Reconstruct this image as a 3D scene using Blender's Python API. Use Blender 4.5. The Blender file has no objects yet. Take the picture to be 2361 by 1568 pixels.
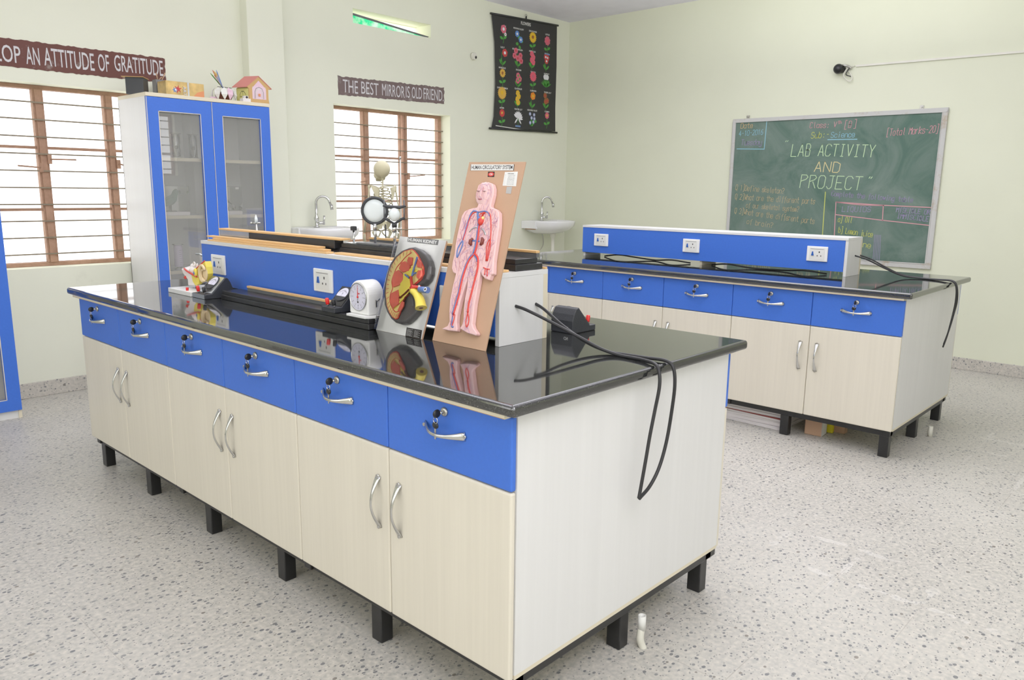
import bpy, math, random
from math import sin, cos, pi, radians
from mathutils import Vector, Matrix
random.seed(7)
C = bpy.context.scene.collection
SC = bpy.context.scene

# ------------------------------------------------------------------ materials
def lin(c):
    return tuple(((x/255)/12.92 if x/255 <= .04045 else ((x/255+.055)/1.055)**2.4) for x in c) + (1,)
def mat(name, rgb, rough=.5, metal=0., spec=.5, var=0., vscale=6., bump=0., bscale=60., trans=0., ior=1.45, coat=0., stretch=(1,1,1), emit=0.):
    m = bpy.data.materials.new(name); m.use_nodes = True
    nt = m.node_tree; b = nt.nodes['Principled BSDF']
    b.inputs['Base Color'].default_value = lin(rgb)
    b.inputs['Roughness'].default_value = rough
    b.inputs['Metallic'].default_value = metal
    b.inputs['Specular IOR Level'].default_value = spec
    b.inputs['IOR'].default_value = ior
    b.inputs['Transmission Weight'].default_value = trans
    b.inputs['Coat Weight'].default_value = coat
    if var or bump:
        tc = nt.nodes.new('ShaderNodeTexCoord'); mp = nt.nodes.new('ShaderNodeMapping')
        mp.inputs['Scale'].default_value = stretch
        nt.links.new(tc.outputs['Object'], mp.inputs[0])
    if var:
        n = nt.nodes.new('ShaderNodeTexNoise'); n.inputs['Scale'].default_value = vscale
        n.inputs['Detail'].default_value = 6
        nt.links.new(mp.outputs[0], n.inputs['Vector'])
        r = nt.nodes.new('ShaderNodeMapRange'); r.inputs[1].default_value = .3; r.inputs[2].default_value = .7
        r.inputs[3].default_value = 1-var; r.inputs[4].default_value = 1+var
        nt.links.new(n.outputs[0], r.inputs[0])
        mx = nt.nodes.new('ShaderNodeVectorMath'); mx.operation = 'SCALE'
        mx.inputs[0].default_value = lin(rgb)[:3]
        nt.links.new(r.outputs[0], mx.inputs['Scale']); nt.links.new(mx.outputs[0], b.inputs['Base Color'])
    if bump:
        n2 = nt.nodes.new('ShaderNodeTexNoise'); n2.inputs['Scale'].default_value = bscale
        nt.links.new(mp.outputs[0], n2.inputs['Vector'])
        bp = nt.nodes.new('ShaderNodeBump'); bp.inputs['Strength'].default_value = bump; bp.inputs['Distance'].default_value = .004
        nt.links.new(n2.outputs[0], bp.inputs['Height']); nt.links.new(bp.outputs[0], b.inputs['Normal'])
    return m
def ramp(nt, src, stops):
    r = nt.nodes.new('ShaderNodeValToRGB'); e = r.color_ramp.elements
    while len(e) < len(stops): e.new(.5)
    for el, (p, c) in zip(e, stops): el.position = p; el.color = c
    nt.links.new(src, r.inputs[0]); return r
def mixc(nt, fac, a, b):
    m = nt.nodes.new('ShaderNodeMix'); m.data_type = 'RGBA'
    if fac is not None: nt.links.new(fac, m.inputs[0])
    for s, i in ((a, 6), (b, 7)):
        if isinstance(s, tuple): m.inputs[i].default_value = s
        else: nt.links.new(s, m.inputs[i])
    return m.outputs[2]
def tex(nt, kind, vec, **kw):
    t = nt.nodes.new(kind)
    for k, v in kw.items():
        if k in t.inputs: t.inputs[k].default_value = v
        else: setattr(t, k, v)
    if vec is not None: nt.links.new(vec, t.inputs['Vector'])
    return t
def mathn(nt, op, a, b=None, clamp=False):
    m = nt.nodes.new('ShaderNodeMath'); m.operation = op; m.use_clamp = clamp
    for s, i in ((a, 0), (b, 1)):
        if s is None: continue
        if isinstance(s, (int, float)): m.inputs[i].default_value = s
        else: nt.links.new(s, m.inputs[i])
    return m.outputs[0]
def base(name, rough, spec=.5):
    m = bpy.data.materials.new(name); m.use_nodes = True; nt = m.node_tree
    b = nt.nodes['Principled BSDF']; b.inputs['Roughness'].default_value = rough; b.inputs['Specular IOR Level'].default_value = spec
    tc = nt.nodes.new('ShaderNodeTexCoord')
    return m, nt, b, tc.outputs['Object']

def wall_mat(name, rgb, low=(196,192,182)):
    m, nt, b, oc = base(name, .75, .25)
    n1 = tex(nt, 'ShaderNodeTexNoise', oc, Scale=1.3, Detail=8., Roughness=.6)
    c = mixc(nt, n1.outputs[0], lin(tuple(x-7 for x in rgb)), lin(tuple(min(255, x+5) for x in rgb)))
    n2 = tex(nt, 'ShaderNodeTexNoise', oc, Scale=5., Detail=9., Roughness=.7)
    f = ramp(nt, n2.outputs[0], [(.60, (0,0,0,1)), (.72, (1,1,1,1))])
    sp = nt.nodes.new('ShaderNodeSeparateXYZ'); nt.links.new(oc, sp.inputs[0])
    low_f = mathn(nt, 'MULTIPLY', mathn(nt, 'SUBTRACT', 1.25, sp.outputs[2], True), f.outputs[0], True)
    low_f = mathn(nt, 'MULTIPLY', low_f, .28)
    c = mixc(nt, low_f, c, lin((168,160,140)))
    nt.links.new(c, b.inputs['Base Color'])
    bp = nt.nodes.new('ShaderNodeBump'); bp.inputs['Strength'].default_value = .12; bp.inputs['Distance'].default_value = .01
    n3 = tex(nt, 'ShaderNodeTexNoise', oc, Scale=9., Detail=4.)
    nt.links.new(n3.outputs[0], bp.inputs['Height']); nt.links.new(bp.outputs[0], b.inputs['Normal'])
    return m
def terrazzo(name, tile=True, tint=(200,198,191)):
    m, nt, b, oc = base(name, .42, .35)
    n0 = tex(nt, 'ShaderNodeTexNoise', oc, Scale=1.1, Detail=7., Roughness=.62)
    c = mixc(nt, ramp(nt, n0.outputs[0], [(.34, (0,0,0,1)), (.66, (1,1,1,1))]).outputs[0], lin(tuple(x-15 for x in tint)), lin(tuple(x+8 for x in tint)))
    nf = tex(nt, 'ShaderNodeTexNoise', oc, Scale=60., Detail=3.)
    c = mixc(nt, ramp(nt, nf.outputs[0], [(.35, (0,0,0,1)), (.75, (1,1,1,1))]).outputs[0], c, lin((206,200,188)))
    mp = nt.nodes.new('ShaderNodeMapping'); mp.inputs['Rotation'].default_value = (0,0,.8); mp.inputs['Scale'].default_value = (1,1.3,1)
    nt.links.new(oc, mp.inputs[0])
    for sc, lo, cols, dens in ((58., .22, ((80,84,92),(118,120,122)), .56), (100., .19, ((98,102,106),(140,138,132)), .50), (33., .15, ((78,84,92),(110,102,92)), .76)):
        v = tex(nt, 'ShaderNodeTexVoronoi', mp.outputs[0], Scale=sc, Randomness=1.)
        sep = nt.nodes.new('ShaderNodeSeparateColor'); nt.links.new(v.outputs['Color'], sep.inputs[0])
        chip = mathn(nt, 'LESS_THAN', v.outputs['Distance'], mathn(nt, 'MULTIPLY', sep.outputs[1], lo*2.1))
        sel = mathn(nt, 'GREATER_THAN', sep.outputs[0], dens)
        cc = mixc(nt, sep.outputs[2], lin(cols[0]), lin(cols[1]))
        c = mixc(nt, mathn(nt, 'MULTIPLY', mathn(nt, 'MULTIPLY', chip, sel), .8), c, cc)
    if tile:
        sp = nt.nodes.new('ShaderNodeSeparateXYZ'); nt.links.new(oc, sp.inputs[0])
        g = None; T = .2885
        for o, off in ((sp.outputs[0], .27+T*20), (sp.outputs[1], T*20)):
            w = mathn(nt, 'FRACT', mathn(nt, 'DIVIDE', mathn(nt, 'ADD', o, off), T))
            e = mathn(nt, 'MINIMUM', w, mathn(nt, 'SUBTRACT', 1., w))
            g = e if g is None else mathn(nt, 'MINIMUM', g, e)
        line = mathn(nt, 'LESS_THAN', g, .0055)
        nm = tex(nt, 'ShaderNodeTexNoise', oc, Scale=1.9, Detail=5.)
        msk = ramp(nt, nm.outputs[0], [(.42, (.08,.08,.08,1)), (.66, (.7,.7,.7,1))])
        c = mixc(nt, mathn(nt, 'MULTIPLY', line, msk.outputs[0]), c, lin((158,152,142)))
        # pale broken grout patches along some seams
        near = mathn(nt, 'LESS_THAN', g, mathn(nt, 'MULTIPLY', mathn(nt, 'SUBTRACT', tex(nt, 'ShaderNodeTexNoise', oc, Scale=11., Detail=8., Roughness=.7).outputs[0], .47), .55))
        pm = ramp(nt, tex(nt, 'ShaderNodeTexNoise', oc, Scale=.9, Detail=2.).outputs[0], [(.60, (0,0,0,1)), (.66, (1,1,1,1))])
        c = mixc(nt, mathn(nt, 'MULTIPLY', mathn(nt, 'MULTIPLY', near, pm.outputs[0]), .4), c, lin((222,219,212)))
    nt.links.new(c, b.inputs['Base Color'])
    return m
def laminate(name, rgb, amp=10, axis=(60,60,1.6), rough=.38):
    m, nt, b, oc = base(name, rough, .4)
    mp = nt.nodes.new('ShaderNodeMapping'); mp.inputs['Scale'].default_value = axis
    nt.links.new(oc, mp.inputs[0])
    n = tex(nt, 'ShaderNodeTexNoise', mp.outputs[0], Scale=1., Detail=5., Roughness=.6)
    mp2 = nt.nodes.new('ShaderNodeMapping'); mp2.inputs['Scale'].default_value = tuple(a*.12 for a in axis)
    nt.links.new(oc, mp2.inputs[0])
    n2 = tex(nt, 'ShaderNodeTexNoise', mp2.outputs[0], Scale=1., Detail=3.)
    f = mathn(nt, 'ADD', mathn(nt, 'MULTIPLY', n.outputs[0], .6), mathn(nt, 'MULTIPLY', n2.outputs[0], .4))
    c = mixc(nt, ramp(nt, f, [(.38, (0,0,0,1)), (.62, (1,1,1,1))]).outputs[0], lin(tuple(x-amp for x in rgb)), lin(tuple(min(255, x+amp*.5) for x in rgb)))
    nt.links.new(c, b.inputs['Base Color']); return m
def granite(name):
    m, nt, b, oc = base(name, .035, .5)
    b.inputs['IOR'].default_value = 1.95
    n = tex(nt, 'ShaderNodeTexNoise', oc, Scale=420., Detail=2.)
    c = mixc(nt, ramp(nt, n.outputs[0], [(.55, (0,0,0,1)), (.72, (1,1,1,1))]).outputs[0], lin((27,28,28)), lin((84,86,84)))
    n1 = tex(nt, 'ShaderNodeTexNoise', oc, Scale=3., Detail=4.)
    r = nt.nodes.new('ShaderNodeMapRange'); r.inputs[3].default_value = .02; r.inputs[4].default_value = .075
    nt.links.new(n1.outputs[0], r.inputs[0]); nt.links.new(r.outputs[0], b.inputs['Roughness'])
    nt.links.new(c, b.inputs['Base Color']); return m
def thin_glass(name, refl=.08, tint=(1,1,1,1), haze=0.):
    m = bpy.data.materials.new(name); m.use_nodes = True; nt = m.node_tree
    nt.nodes.remove(nt.nodes['Principled BSDF']); out = nt.nodes['Material Output']
    t = nt.nodes.new('ShaderNodeBsdfTransparent'); t.inputs[0].default_value = tint
    g = nt.nodes.new('ShaderNodeBsdfGlossy'); g.inputs['Roughness'].default_value = .01
    f = nt.nodes.new('ShaderNodeFresnel'); f.inputs[0].default_value = 1.5
    mx = nt.nodes.new('ShaderNodeMixShader')
    fac = mathn(nt, 'ADD', f.outputs[0], refl, True)
    nt.links.new(fac, mx.inputs[0]); nt.links.new(t.outputs[0], mx.inputs[1]); nt.links.new(g.outputs[0], mx.inputs[2])
    last = mx.outputs[0]
    if haze:
        df = nt.nodes.new('ShaderNodeBsdfDiffuse'); df.inputs[0].default_value = (.85, .85, .82, 1); m2 = nt.nodes.new('ShaderNodeMixShader'); m2.inputs[0].default_value = haze
        nt.links.new(last, m2.inputs[1]); nt.links.new(df.outputs[0], m2.inputs[2]); last = m2.outputs[0]
    nt.links.new(last, out.inputs[0]); return m
def chalkboard_mat(name):
    m, nt, b, oc = base(name, .7, .2)
    n = tex(nt, 'ShaderNodeTexNoise', oc, Scale=2.6, Detail=7., Roughness=.65, Distortion=1.2)
    c = mixc(nt, ramp(nt, n.outputs[0], [(.35, (0,0,0,1)), (.75, (1,1,1,1))]).outputs[0], lin((78,104,92)), lin((120,136,126)))
    nt.links.new(c, b.inputs['Base Color']); return m
def worn_paint(name, rgb, other, lo=.50, hi=.64, scale=9.):
    m, nt, b, oc = base(name, .7, .2)
    n = tex(nt, 'ShaderNodeTexNoise', oc, Scale=scale, Detail=9., Roughness=.75)
    c = mixc(nt, ramp(nt, n.outputs[0], [(lo, (0,0,0,1)), (hi, (1,1,1,1))]).outputs[0], lin(rgb), lin(other))
    nt.links.new(c, b.inputs['Base Color']); return m

MT = {}
MT['wall'] = wall_mat('wall_paint', (230,232,212))
MT['wall_r'] = wall_mat('wall_paint_right', (222,225,200))
MT['ceil'] = mat('ceiling_paint', (236,234,246), .85, var=.03)
MT['floor'] = terrazzo('terrazzo_floor', True, (177,175,167))
MT['skirt'] = terrazzo('terrazzo_skirting', False, (186,182,172))
MT['cream'] = laminate('cream_laminate', (221,214,196), 4)
MT['white'] = laminate('white_laminate', (221,221,219), 3, (30,30,.8))
MT['edge'] = mat('cream_edge_band', (220,210,184), .45, var=.03)
MT['tan'] = mat('tan_board_edge', (176,140,104), .6)
MT['blue'] = mat('blue_laminate', (56,104,205), .42, var=.025, vscale=90, spec=.4)
MT['granite'] = granite('black_granite')
MT['steel_black'] = mat('black_painted_steel', (30,30,31), .35, var=.25, vscale=14)
MT['chrome'] = mat('chrome', (205,205,203), .16, 1.)
MT['chrome_b'] = mat('brushed_steel', (186,184,178), .3, 1.)
MT['blackp'] = mat('black_plastic', (22,22,24), .38)
MT['blackm'] = mat('matt_black_plastic', (44,46,50), .5, bump=.2, bscale=300)
MT['blackw'] = mat('black_painted_wood', (34,34,36), .3, var=.3, vscale=20)
MT['blackw2'] = mat('grey_black_painted_wood', (92,94,96), .35, var=.12, vscale=25)
MT['wood'] = mat('yellow_wood', (222,178,118), .5, var=.09, vscale=3, stretch=(30,2,30))
MT['alu'] = mat('aluminium', (196,200,202), .28, .9, var=.08)
MT['whitep'] = mat('white_plastic', (238,238,234), .32)
MT['whiteg'] = mat('inner_white_plastic', (226,226,220), .35)
MT['bluep'] = mat('blue_switch', (28,84,170), .35)
MT['grey'] = mat('grey_mark', (120,120,120), .5)
MT['rubber'] = mat('black_rubber', (28,28,30), .45)
MT['red'] = mat('red_plastic', (226,38,34), .35)
MT['ceramic'] = mat('white_ceramic', (236,236,236), .12, coat=.4)
MT['glass'] = thin_glass('window_glass', .0)
MT['cglass'] = thin_glass('cabinet_glass', .13, (.98,.98,.97,1), .17)  # white diffuse haze mixed into the glass to brighten the dark interior
MT['caseglass'] = thin_glass('case_glass', .03, (.95,.96,.95,1))
MT['rust'] = worn_paint('rusty_brown_frame', (178,140,116), (150,116,94), .4, .7, 14.)
MT['barm'] = mat('security_bar', (128,116,96), .6, var=.15)
MT['reveal'] = mat('reveal_plaster', (238,240,214), .8)
MT['signm'] = worn_paint('maroon_paint', (102,66,60), (150,138,132), .57, .72)
MT['signg'] = worn_paint('faded_maroon_paint', (112,96,94), (156,148,144), .54, .72)
MT['letter'] = worn_paint('off_white_letter_paint', (208,206,208), (168,158,156), .58, .7, 20.)
MT['chalkb'] = chalkboard_mat('green_chalkboard')
MT['bframe'] = worn_paint('worn_aluminium_frame', (192,192,188), (172,156,132), .52, .66, 6.)
MT['hard'] = mat('brown_hardboard', (188,150,120), .6, var=.05, vscale=5)
MT['paper'] = mat('white_board', (232,232,228), .35, var=.01)
MT['pink'] = mat('pink_painted_plastic', (236,192,190), .35, var=.03, vscale=20)
MT['vred'] = mat('artery_red', (214,62,52), .35)
MT['vblue'] = mat('vein_blue', (88,118,180), .35)
MT['vpurple'] = mat('vein_purple', (172,136,190), .4)
MT['vpink'] = mat('capillary_red', (206,128,138), .4)
MT['kidbrown'] = mat('kidney_brown', (120,50,40), .3)
MT['kgrey'] = mat('dark_grey_kidney', (78,76,76), .35, var=.12, vscale=10)
MT['kyel'] = mat('kidney_cream', (240,212,130), .35, var=.08, vscale=40)
MT['kyel2'] = mat('kidney_yellow', (238,216,84), .35, var=.05)
MT['kred'] = mat('kidney_red', (228,100,82), .35, var=.12, vscale=30)
MT['film'] = thin_glass('plastic_film', -.035)
MT['bone'] = mat('bone', (190,183,152), .6, var=.06)
MT['sand'] = mat('beige_ear', (232,206,158), .45, var=.05)
MT['earw'] = mat('ear_white', (236,228,222), .4)
MT['gold'] = mat('gold_gift_wrap', (206,174,108), .3, .35, var=.25, vscale=22)
MT['orange'] = mat('orange_wrap', (220,140,90), .4)
MT['card'] = mat('cardboard', (200,160,100), .7, var=.05)
MT['roofp'] = mat('dusty_pink_card', (206,128,118), .8, var=.05)
MT['yelc'] = mat('yellow_card', (206,200,120), .7)
MT['pinks'] = mat('pink_stripe_card', (226,190,206), .7)
MT['blk_card'] = mat('black_card', (52,54,56), .5, var=.2)
MT['parrot'] = mat('parrot_green', (52,104,84), .6, var=.12, vscale=20)
MT['parrot2'] = mat('parrot_grey_green', (104,124,98), .6)
MT['dark'] = mat('dark_mark', (40,36,36), .6)
MT['lilac'] = mat('lilac_tinted_glass', (206,190,222), .2)
MT['brown'] = mat('brown_bowl', (104,54,36), .4)
MT['green'] = mat('leaf_green', (84,150,60), .7)
MT['poster'] = mat('black_poster', (40,40,42), .5, var=.04)
MT['pvc'] = mat('pvc_pipe', (222,220,206), .4, var=.05)
MT['dial'] = mat('pale_dial', (222,220,236), .3)
MT['lensg'] = mat('frosted_lens_glass', (226,234,234), .25)
MT['yellow'] = mat('yellow_box', (226,210,40), .5)
MT['foamw'] = mat('white_foam_board', (226,220,218), .7, var=.04)
MT['maroon'] = mat('maroon_stain', (140,60,56), .6)
CH = [mat('chalk_%s' % n, c, .9, spec=.1) for n, c in (('orange',(206,176,126)),('blue',(140,190,206)),('purple',(152,140,176)),('pink',(206,150,156)),('yellow',(200,206,104)),('mint',(188,216,170)),('peach',(218,206,150)),('tan',(186,172,134)))]
FLW = {k: mat('print_'+k, c, .7) for k, c in dict(pink=(206,96,116), blue=(84,130,200), yellow=(226,180,40), red=(190,60,60), white=(226,226,230), orange=(226,130,40), green=(74,150,60), paleblue=(110,140,190), gold=(216,170,70), brown=(150,90,50), violet=(150,160,200), dpink=(226,90,110)).items()}

# ------------------------------------------------------------------ mesh builder
WL = {}
class MB:
    def __init__(s, mats=None):
        s.v = []; s.f = []; s.m = []; s.s = []; s.mats = list(mats or []); s.T = Matrix.Identity(4)
    def mi(s, m):
        if isinstance(m, int): return m
        if m not in s.mats: s.mats.append(m)
        return s.mats.index(m)
    def add(s, vs, fs, m=0, sm=False):
        k = len(s.v); i = s.mi(m)
        s.v += [s.T @ Vector(p) for p in vs]
        for f in fs: s.f.append([k+j for j in f]); s.m.append(i); s.s.append(sm)
        return s
    def box(s, x0, x1, y0, y1, z0, z1, m=0):
        return s.add([(x0,y0,z0),(x1,y0,z0),(x1,y1,z0),(x0,y1,z0),(x0,y0,z1),(x1,y0,z1),(x1,y1,z1),(x0,y1,z1)],
            [(0,3,2,1),(4,5,6,7),(0,1,5,4),(1,2,6,5),(2,3,7,6),(3,0,4,7)], m)
    def sweep(s, pts, wid, m=0, n=10, up=None, closed=False, caps=True):
        """elliptical sweep: wid = per point (a,b) or a radius"""
        P = [Vector(p) for p in pts]; N = len(P)
        rings = []; ref = Vector(up) if up else None
        prev = None
        for i, p in enumerate(P):
            if closed: t = P[(i+1) % N]-P[i-1]
            else: t = (P[min(i+1, N-1)]-P[max(i-1, 0)])
            t = t.normalized() if t.length > 1e-9 else Vector((0,0,1))
            if ref is not None: a = ref - t*ref.dot(t)
            elif prev is not None: a = prev - t*prev.dot(t)
            else: a = t.orthogonal()
            if a.length < 1e-6: a = t.orthogonal()
            a.normalize(); prev = a; b = t.cross(a)
            w = wid[i] if isinstance(wid, list) else wid
            ra, rb = (w if isinstance(w, (tuple, list)) else (w, w))
            rings.append([p + a*cos(2*pi*j/n)*ra + b*sin(2*pi*j/n)*rb for j in range(n)])
        vs = [q for r in rings for q in r]; fs = []
        for i in range(N if closed else N-1):
            i2 = (i+1) % N
            for j in range(n): fs.append((i*n+j, i*n+(j+1) % n, i2*n+(j+1) % n, i2*n+j))
        s.add(vs, fs, m, True)
        if caps and not closed:
            s.add(rings[0], [tuple(range(n))[::-1]], m); s.add(rings[-1], [tuple(range(n))], m)
        return s
    def tube(s, a, b, r, m=0, n=12): return s.sweep([a, b], r, m, n)
    def lathe(s, prof, at, axis=(0,0,1), m=0, n=24, sm=True):
        ax = Vector(axis).normalized(); a = ax.orthogonal().normalized(); b = ax.cross(a); at = Vector(at)
        vs = []
        for r, h in prof:
            for j in range(n): vs.append(at + ax*h + (a*cos(2*pi*j/n)+b*sin(2*pi*j/n))*r)
        fs = []
        for i in range(len(prof)-1):
            for j in range(n): fs.append((i*n+j, i*n+(j+1) % n, (i+1)*n+(j+1) % n, (i+1)*n+j))
        s.add(vs, fs, m, sm)
        if prof[0][0] > 1e-6 and abs(prof[0][1]-prof[1][1]) > 1e-9: s.add(vs[:n], [tuple(range(n))[::-1]], m)
        if prof[-1][0] > 1e-6 and abs(prof[-1][1]-prof[-2][1]) > 1e-9: s.add(vs[-n:], [tuple(range(n))], m)
        return s
    def ball(s, c, r, m=0, n=16, k=10):
        c = Vector(c); rx, ry, rz = r if isinstance(r, (tuple, list)) else (r, r, r)
        vs = []
        for i in range(k+1):
            t = pi*i/k
            for j in range(n): vs.append(c + Vector((rx*sin(t)*cos(2*pi*j/n), ry*sin(t)*sin(2*pi*j/n), -rz*cos(t))))
        fs = [(i*n+j, i*n+(j+1) % n, (i+1)*n+(j+1) % n, (i+1)*n+j) for i in range(k) for j in range(n)]
        return s.add(vs, fs, m, True)
    def prism(s, poly, off, m=0, m2=None, sm=False):
        """poly: 3D points, off: vector"""
        P = [Vector(p) for p in poly]; o = Vector(off); n = len(P)
        s.add(P, [tuple(range(n))], m); s.add([p+o for p in P], [tuple(range(n))[::-1]], m)
        s.add(P+[p+o for p in P], [(i, (i+1) % n, n+(i+1) % n, n+i) for i in range(n)], m if m2 is None else m2, sm)
        return s
    def ribbon(s, pts, w, nrm, m=0):
        P = [Vector(p) for p in pts]; nrm = Vector(nrm)
        for a, b in zip(P[:-1], P[1:]):
            d = b-a
            if d.length < 1e-6: continue
            d.normalize(); q = nrm.cross(d)*w/2; e = d*w*.3
            s.add([a-q-e, b-q+e, b+q+e, a+q-e], [(0,1,2,3)], m)
        return s
    def build(s, name, parent=None, bevel=0, seg=2, origin=None, subsurf=0, fix=True):
        me = bpy.data.meshes.new(name)
        if parent is not None: o0 = WL.get(parent.name, Vector((0,0,0)))
        elif origin is not None: o0 = Vector(origin)
        else:
            xs = [v.x for v in s.v]; ys = [v.y for v in s.v]; zs = [v.z for v in s.v]
            o0 = Vector(((min(xs)+max(xs))/2, (min(ys)+max(ys))/2, min(zs)))
        me.from_pydata([tuple(v-o0) for v in s.v], [], s.f)
        for m in s.mats: me.materials.append(MT[m] if isinstance(m, str) else m)
        me.polygons.foreach_set('material_index', s.m); me.polygons.foreach_set('use_smooth', s.s)
        if fix:
            import bmesh
            b = bmesh.new(); b.from_mesh(me); bmesh.ops.remove_doubles(b, verts=b.verts, dist=1e-6)
            bmesh.ops.recalc_face_normals(b, faces=b.faces); b.to_mesh(me); b.free()
        me.update()
        o = bpy.data.objects.new(name, me); C.objects.link(o)
        if parent is None: o.location = o0
        else: o.parent = parent
        WL[o.name] = o0
        if bevel:
            bv = o.modifiers.new('edge', 'BEVEL'); bv.width = bevel; bv.segments = seg; bv.limit_method = 'ANGLE'; bv.angle_limit = radians(40)
        if subsurf:
            ss = o.modifiers.new('smooth', 'SUBSURF'); ss.levels = subsurf; ss.render_levels = subsurf
        return o
def tag(o, label=None, cat=None, group=None, kind=None):
    if label: o['label'] = label
    if cat: o['category'] = cat
    if group: o['group'] = group
    if kind: o['kind'] = kind
    return o
def thing(name, loc, label, cat, group=None):
    o = bpy.data.objects.new(name, None); C.objects.link(o); o.location = loc; o.empty_display_size = .05
    WL[o.name] = Vector(loc); return tag(o, label, cat, group)
def struct(o): o['kind'] = 'structure'; return o
def copy_tree(o, loc=None, parent=None):
    c = o.copy(); C.objects.link(c); c.parent = parent
    if loc is not None: c.location = loc; WL[c.name] = Vector(loc)
    for ch in list(o.children): copy_tree(ch, None, c)
    return c
def text_mesh(body, offset=0.):
    cu = bpy.data.curves.new('lettering', 'FONT'); cu.body = body; cu.size = 1; cu.offset = offset; cu.resolution_u = 3
    ob = bpy.data.objects.new('lettering_tmp', cu); C.objects.link(ob)
    dg = bpy.context.evaluated_depsgraph_get(); dg.update(); me = bpy.data.meshes.new_from_object(ob.evaluated_get(dg))
    vs = [v.co.copy() for v in me.vertices]; fs = [tuple(p.vertices) for p in me.polygons]
    bpy.data.objects.remove(ob); bpy.data.curves.remove(cu); bpy.data.meshes.remove(me)
    return vs, fs
def put_text(mb, body, p0, right, up, w, h, m, offset=0.):
    """lettering fitted to a w x h box whose lower left corner is p0"""
    vs, fs = text_mesh(body, offset)
    if not vs: return
    x0 = min(v.x for v in vs); x1 = max(v.x for v in vs); y0 = min(v.y for v in vs); y1 = max(v.y for v in vs)
    p0 = Vector(p0); r = Vector(right).normalized(); u = Vector(up).normalized()
    mb.add([p0 + r*((v.x-x0)/(x1-x0)*w) + u*((v.y-y0)/(y1-y0)*h) for v in vs], fs, m)
def arc(c, r, a0, a1, n, u, v):
    c = Vector(c); u = Vector(u); v = Vector(v)
    return [c + u*(cos(a0+(a1-a0)*i/n)*r) + v*(sin(a0+(a1-a0)*i/n)*r) for i in range(n+1)]
def smooth(pts, k=6):
    P = [Vector(p) for p in pts]; P = [2*P[0]-P[1]] + P + [2*P[-1]-P[-2]]; out = []
    for i in range(1, len(P)-2):
        for j in range(k):
            t = j/k; a, b, c, d = P[i-1:i+3]
            out.append(.5*((2*b)+(c-a)*t+(2*a-5*b+4*c-d)*t*t+(3*b-a-3*c+d)*t**3))
    out.append(P[-2]); return out
CB_BODY=[(0.6089,0.503),(0.6072,0.5172),(0.5925,0.5261),(0.5673,0.5278),(0.5461,0.5229),(0.5364,0.5085),(0.5316,0.4881),(0.5324,0.4696),(0.5333,0.4532),(0.5298,0.4471),(0.506,0.4416),(0.4917,0.4318),(0.4837,0.4078),(0.4785,0.3838),(0.4753,0.3477),(0.4726,0.3116),(0.4694,0.2757),(0.4602,0.2383),(0.4679,0.2325),(0.4707,0.2234),(0.4717,0.2173),(0.489,0.2198),(0.5088,0.2302),(0.5173,0.2437),(0.515,0.2033),(0.514,0.1709),(0.5129,0.1386),(0.508,0.1027),(0.5043,0.0749),(0.4965,0.0638),(0.4741,0.0487),(0.4786,0.0413),(0.5162,0.0442),(0.5549,0.0537),(0.5468,0.0695),(0.5471,0.0858),(0.5554,0.1175),(0.5605,0.1498),(0.5604,0.1827),(0.5661,0.2192),(0.5691,0.1983),(0.5754,0.1648),(0.5783,0.1314),(0.5788,0.0943),(0.5745,0.0701),(0.5645,0.0508),(0.5652,0.0433),(0.603,0.0408),(0.6366,0.0421),(0.6121,0.0549),(0.6071,0.0701),(0.6181,0.1021),(0.6257,0.1388),(0.6264,0.1805),(0.6243,0.2247),(0.639,0.2276),(0.6481,0.2416),(0.6508,0.2625),(0.6494,0.2879),(0.6541,0.3172),(0.6553,0.3509),(0.6547,0.3848),(0.6534,0.4145),(0.6459,0.4295),(0.6249,0.4385),(0.5917,0.4448),(0.5882,0.4582),(0.6017,0.4788)]
CB_FACE=[(0.5844,0.4953),(0.5588,0.4956),(0.57,0.4852),(0.5716,0.4769),(0.5583,0.4647),(0.5861,0.4912),(0.5492,0.4916)]
CB_RED=[[(0.5629,0.3858),(0.5579,0.3531),(0.5551,0.3204),(0.557,0.2957)], [(0.557,0.2957),(0.5377,0.2806),(0.5299,0.2486),(0.5321,0.2077),(0.5342,0.1669),(0.5359,0.1342),(0.5322,0.1082)], [(0.557,0.2957),(0.5747,0.2739),(0.5834,0.2444),(0.5884,0.2027),(0.5877,0.1615),(0.5911,0.124),(0.5941,0.0947)], [(0.5665,0.431),(0.5409,0.4309),(0.5237,0.4199),(0.5116,0.3878),(0.5017,0.3478),(0.5018,0.3154),(0.4984,0.2753)], [(0.5778,0.4307),(0.5996,0.4259),(0.612,0.4088),(0.6167,0.3753),(0.6214,0.3416),(0.6235,0.329)], [(0.5678,0.4103),(0.5697,0.4226),(0.5618,0.4249),(0.5561,0.4189)], [(0.5322,0.1082),(0.5322,0.0777),(0.5232,0.0627),(0.5207,0.0832),(0.5322,0.1082)], [(0.5941,0.0947),(0.597,0.0655),(0.5895,0.0603),(0.5871,0.0914),(0.5941,0.0947)], [(0.5017,0.3478),(0.5107,0.327),(0.5012,0.2751)], [(0.5017,0.3478),(0.4952,0.3158),(0.4946,0.2755)], [(0.5063,0.2545),(0.4943,0.2514),(0.4775,0.2507)], [(0.497,0.2512),(0.4939,0.2313)], [(0.4883,0.2498),(0.482,0.2283)]]
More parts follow.
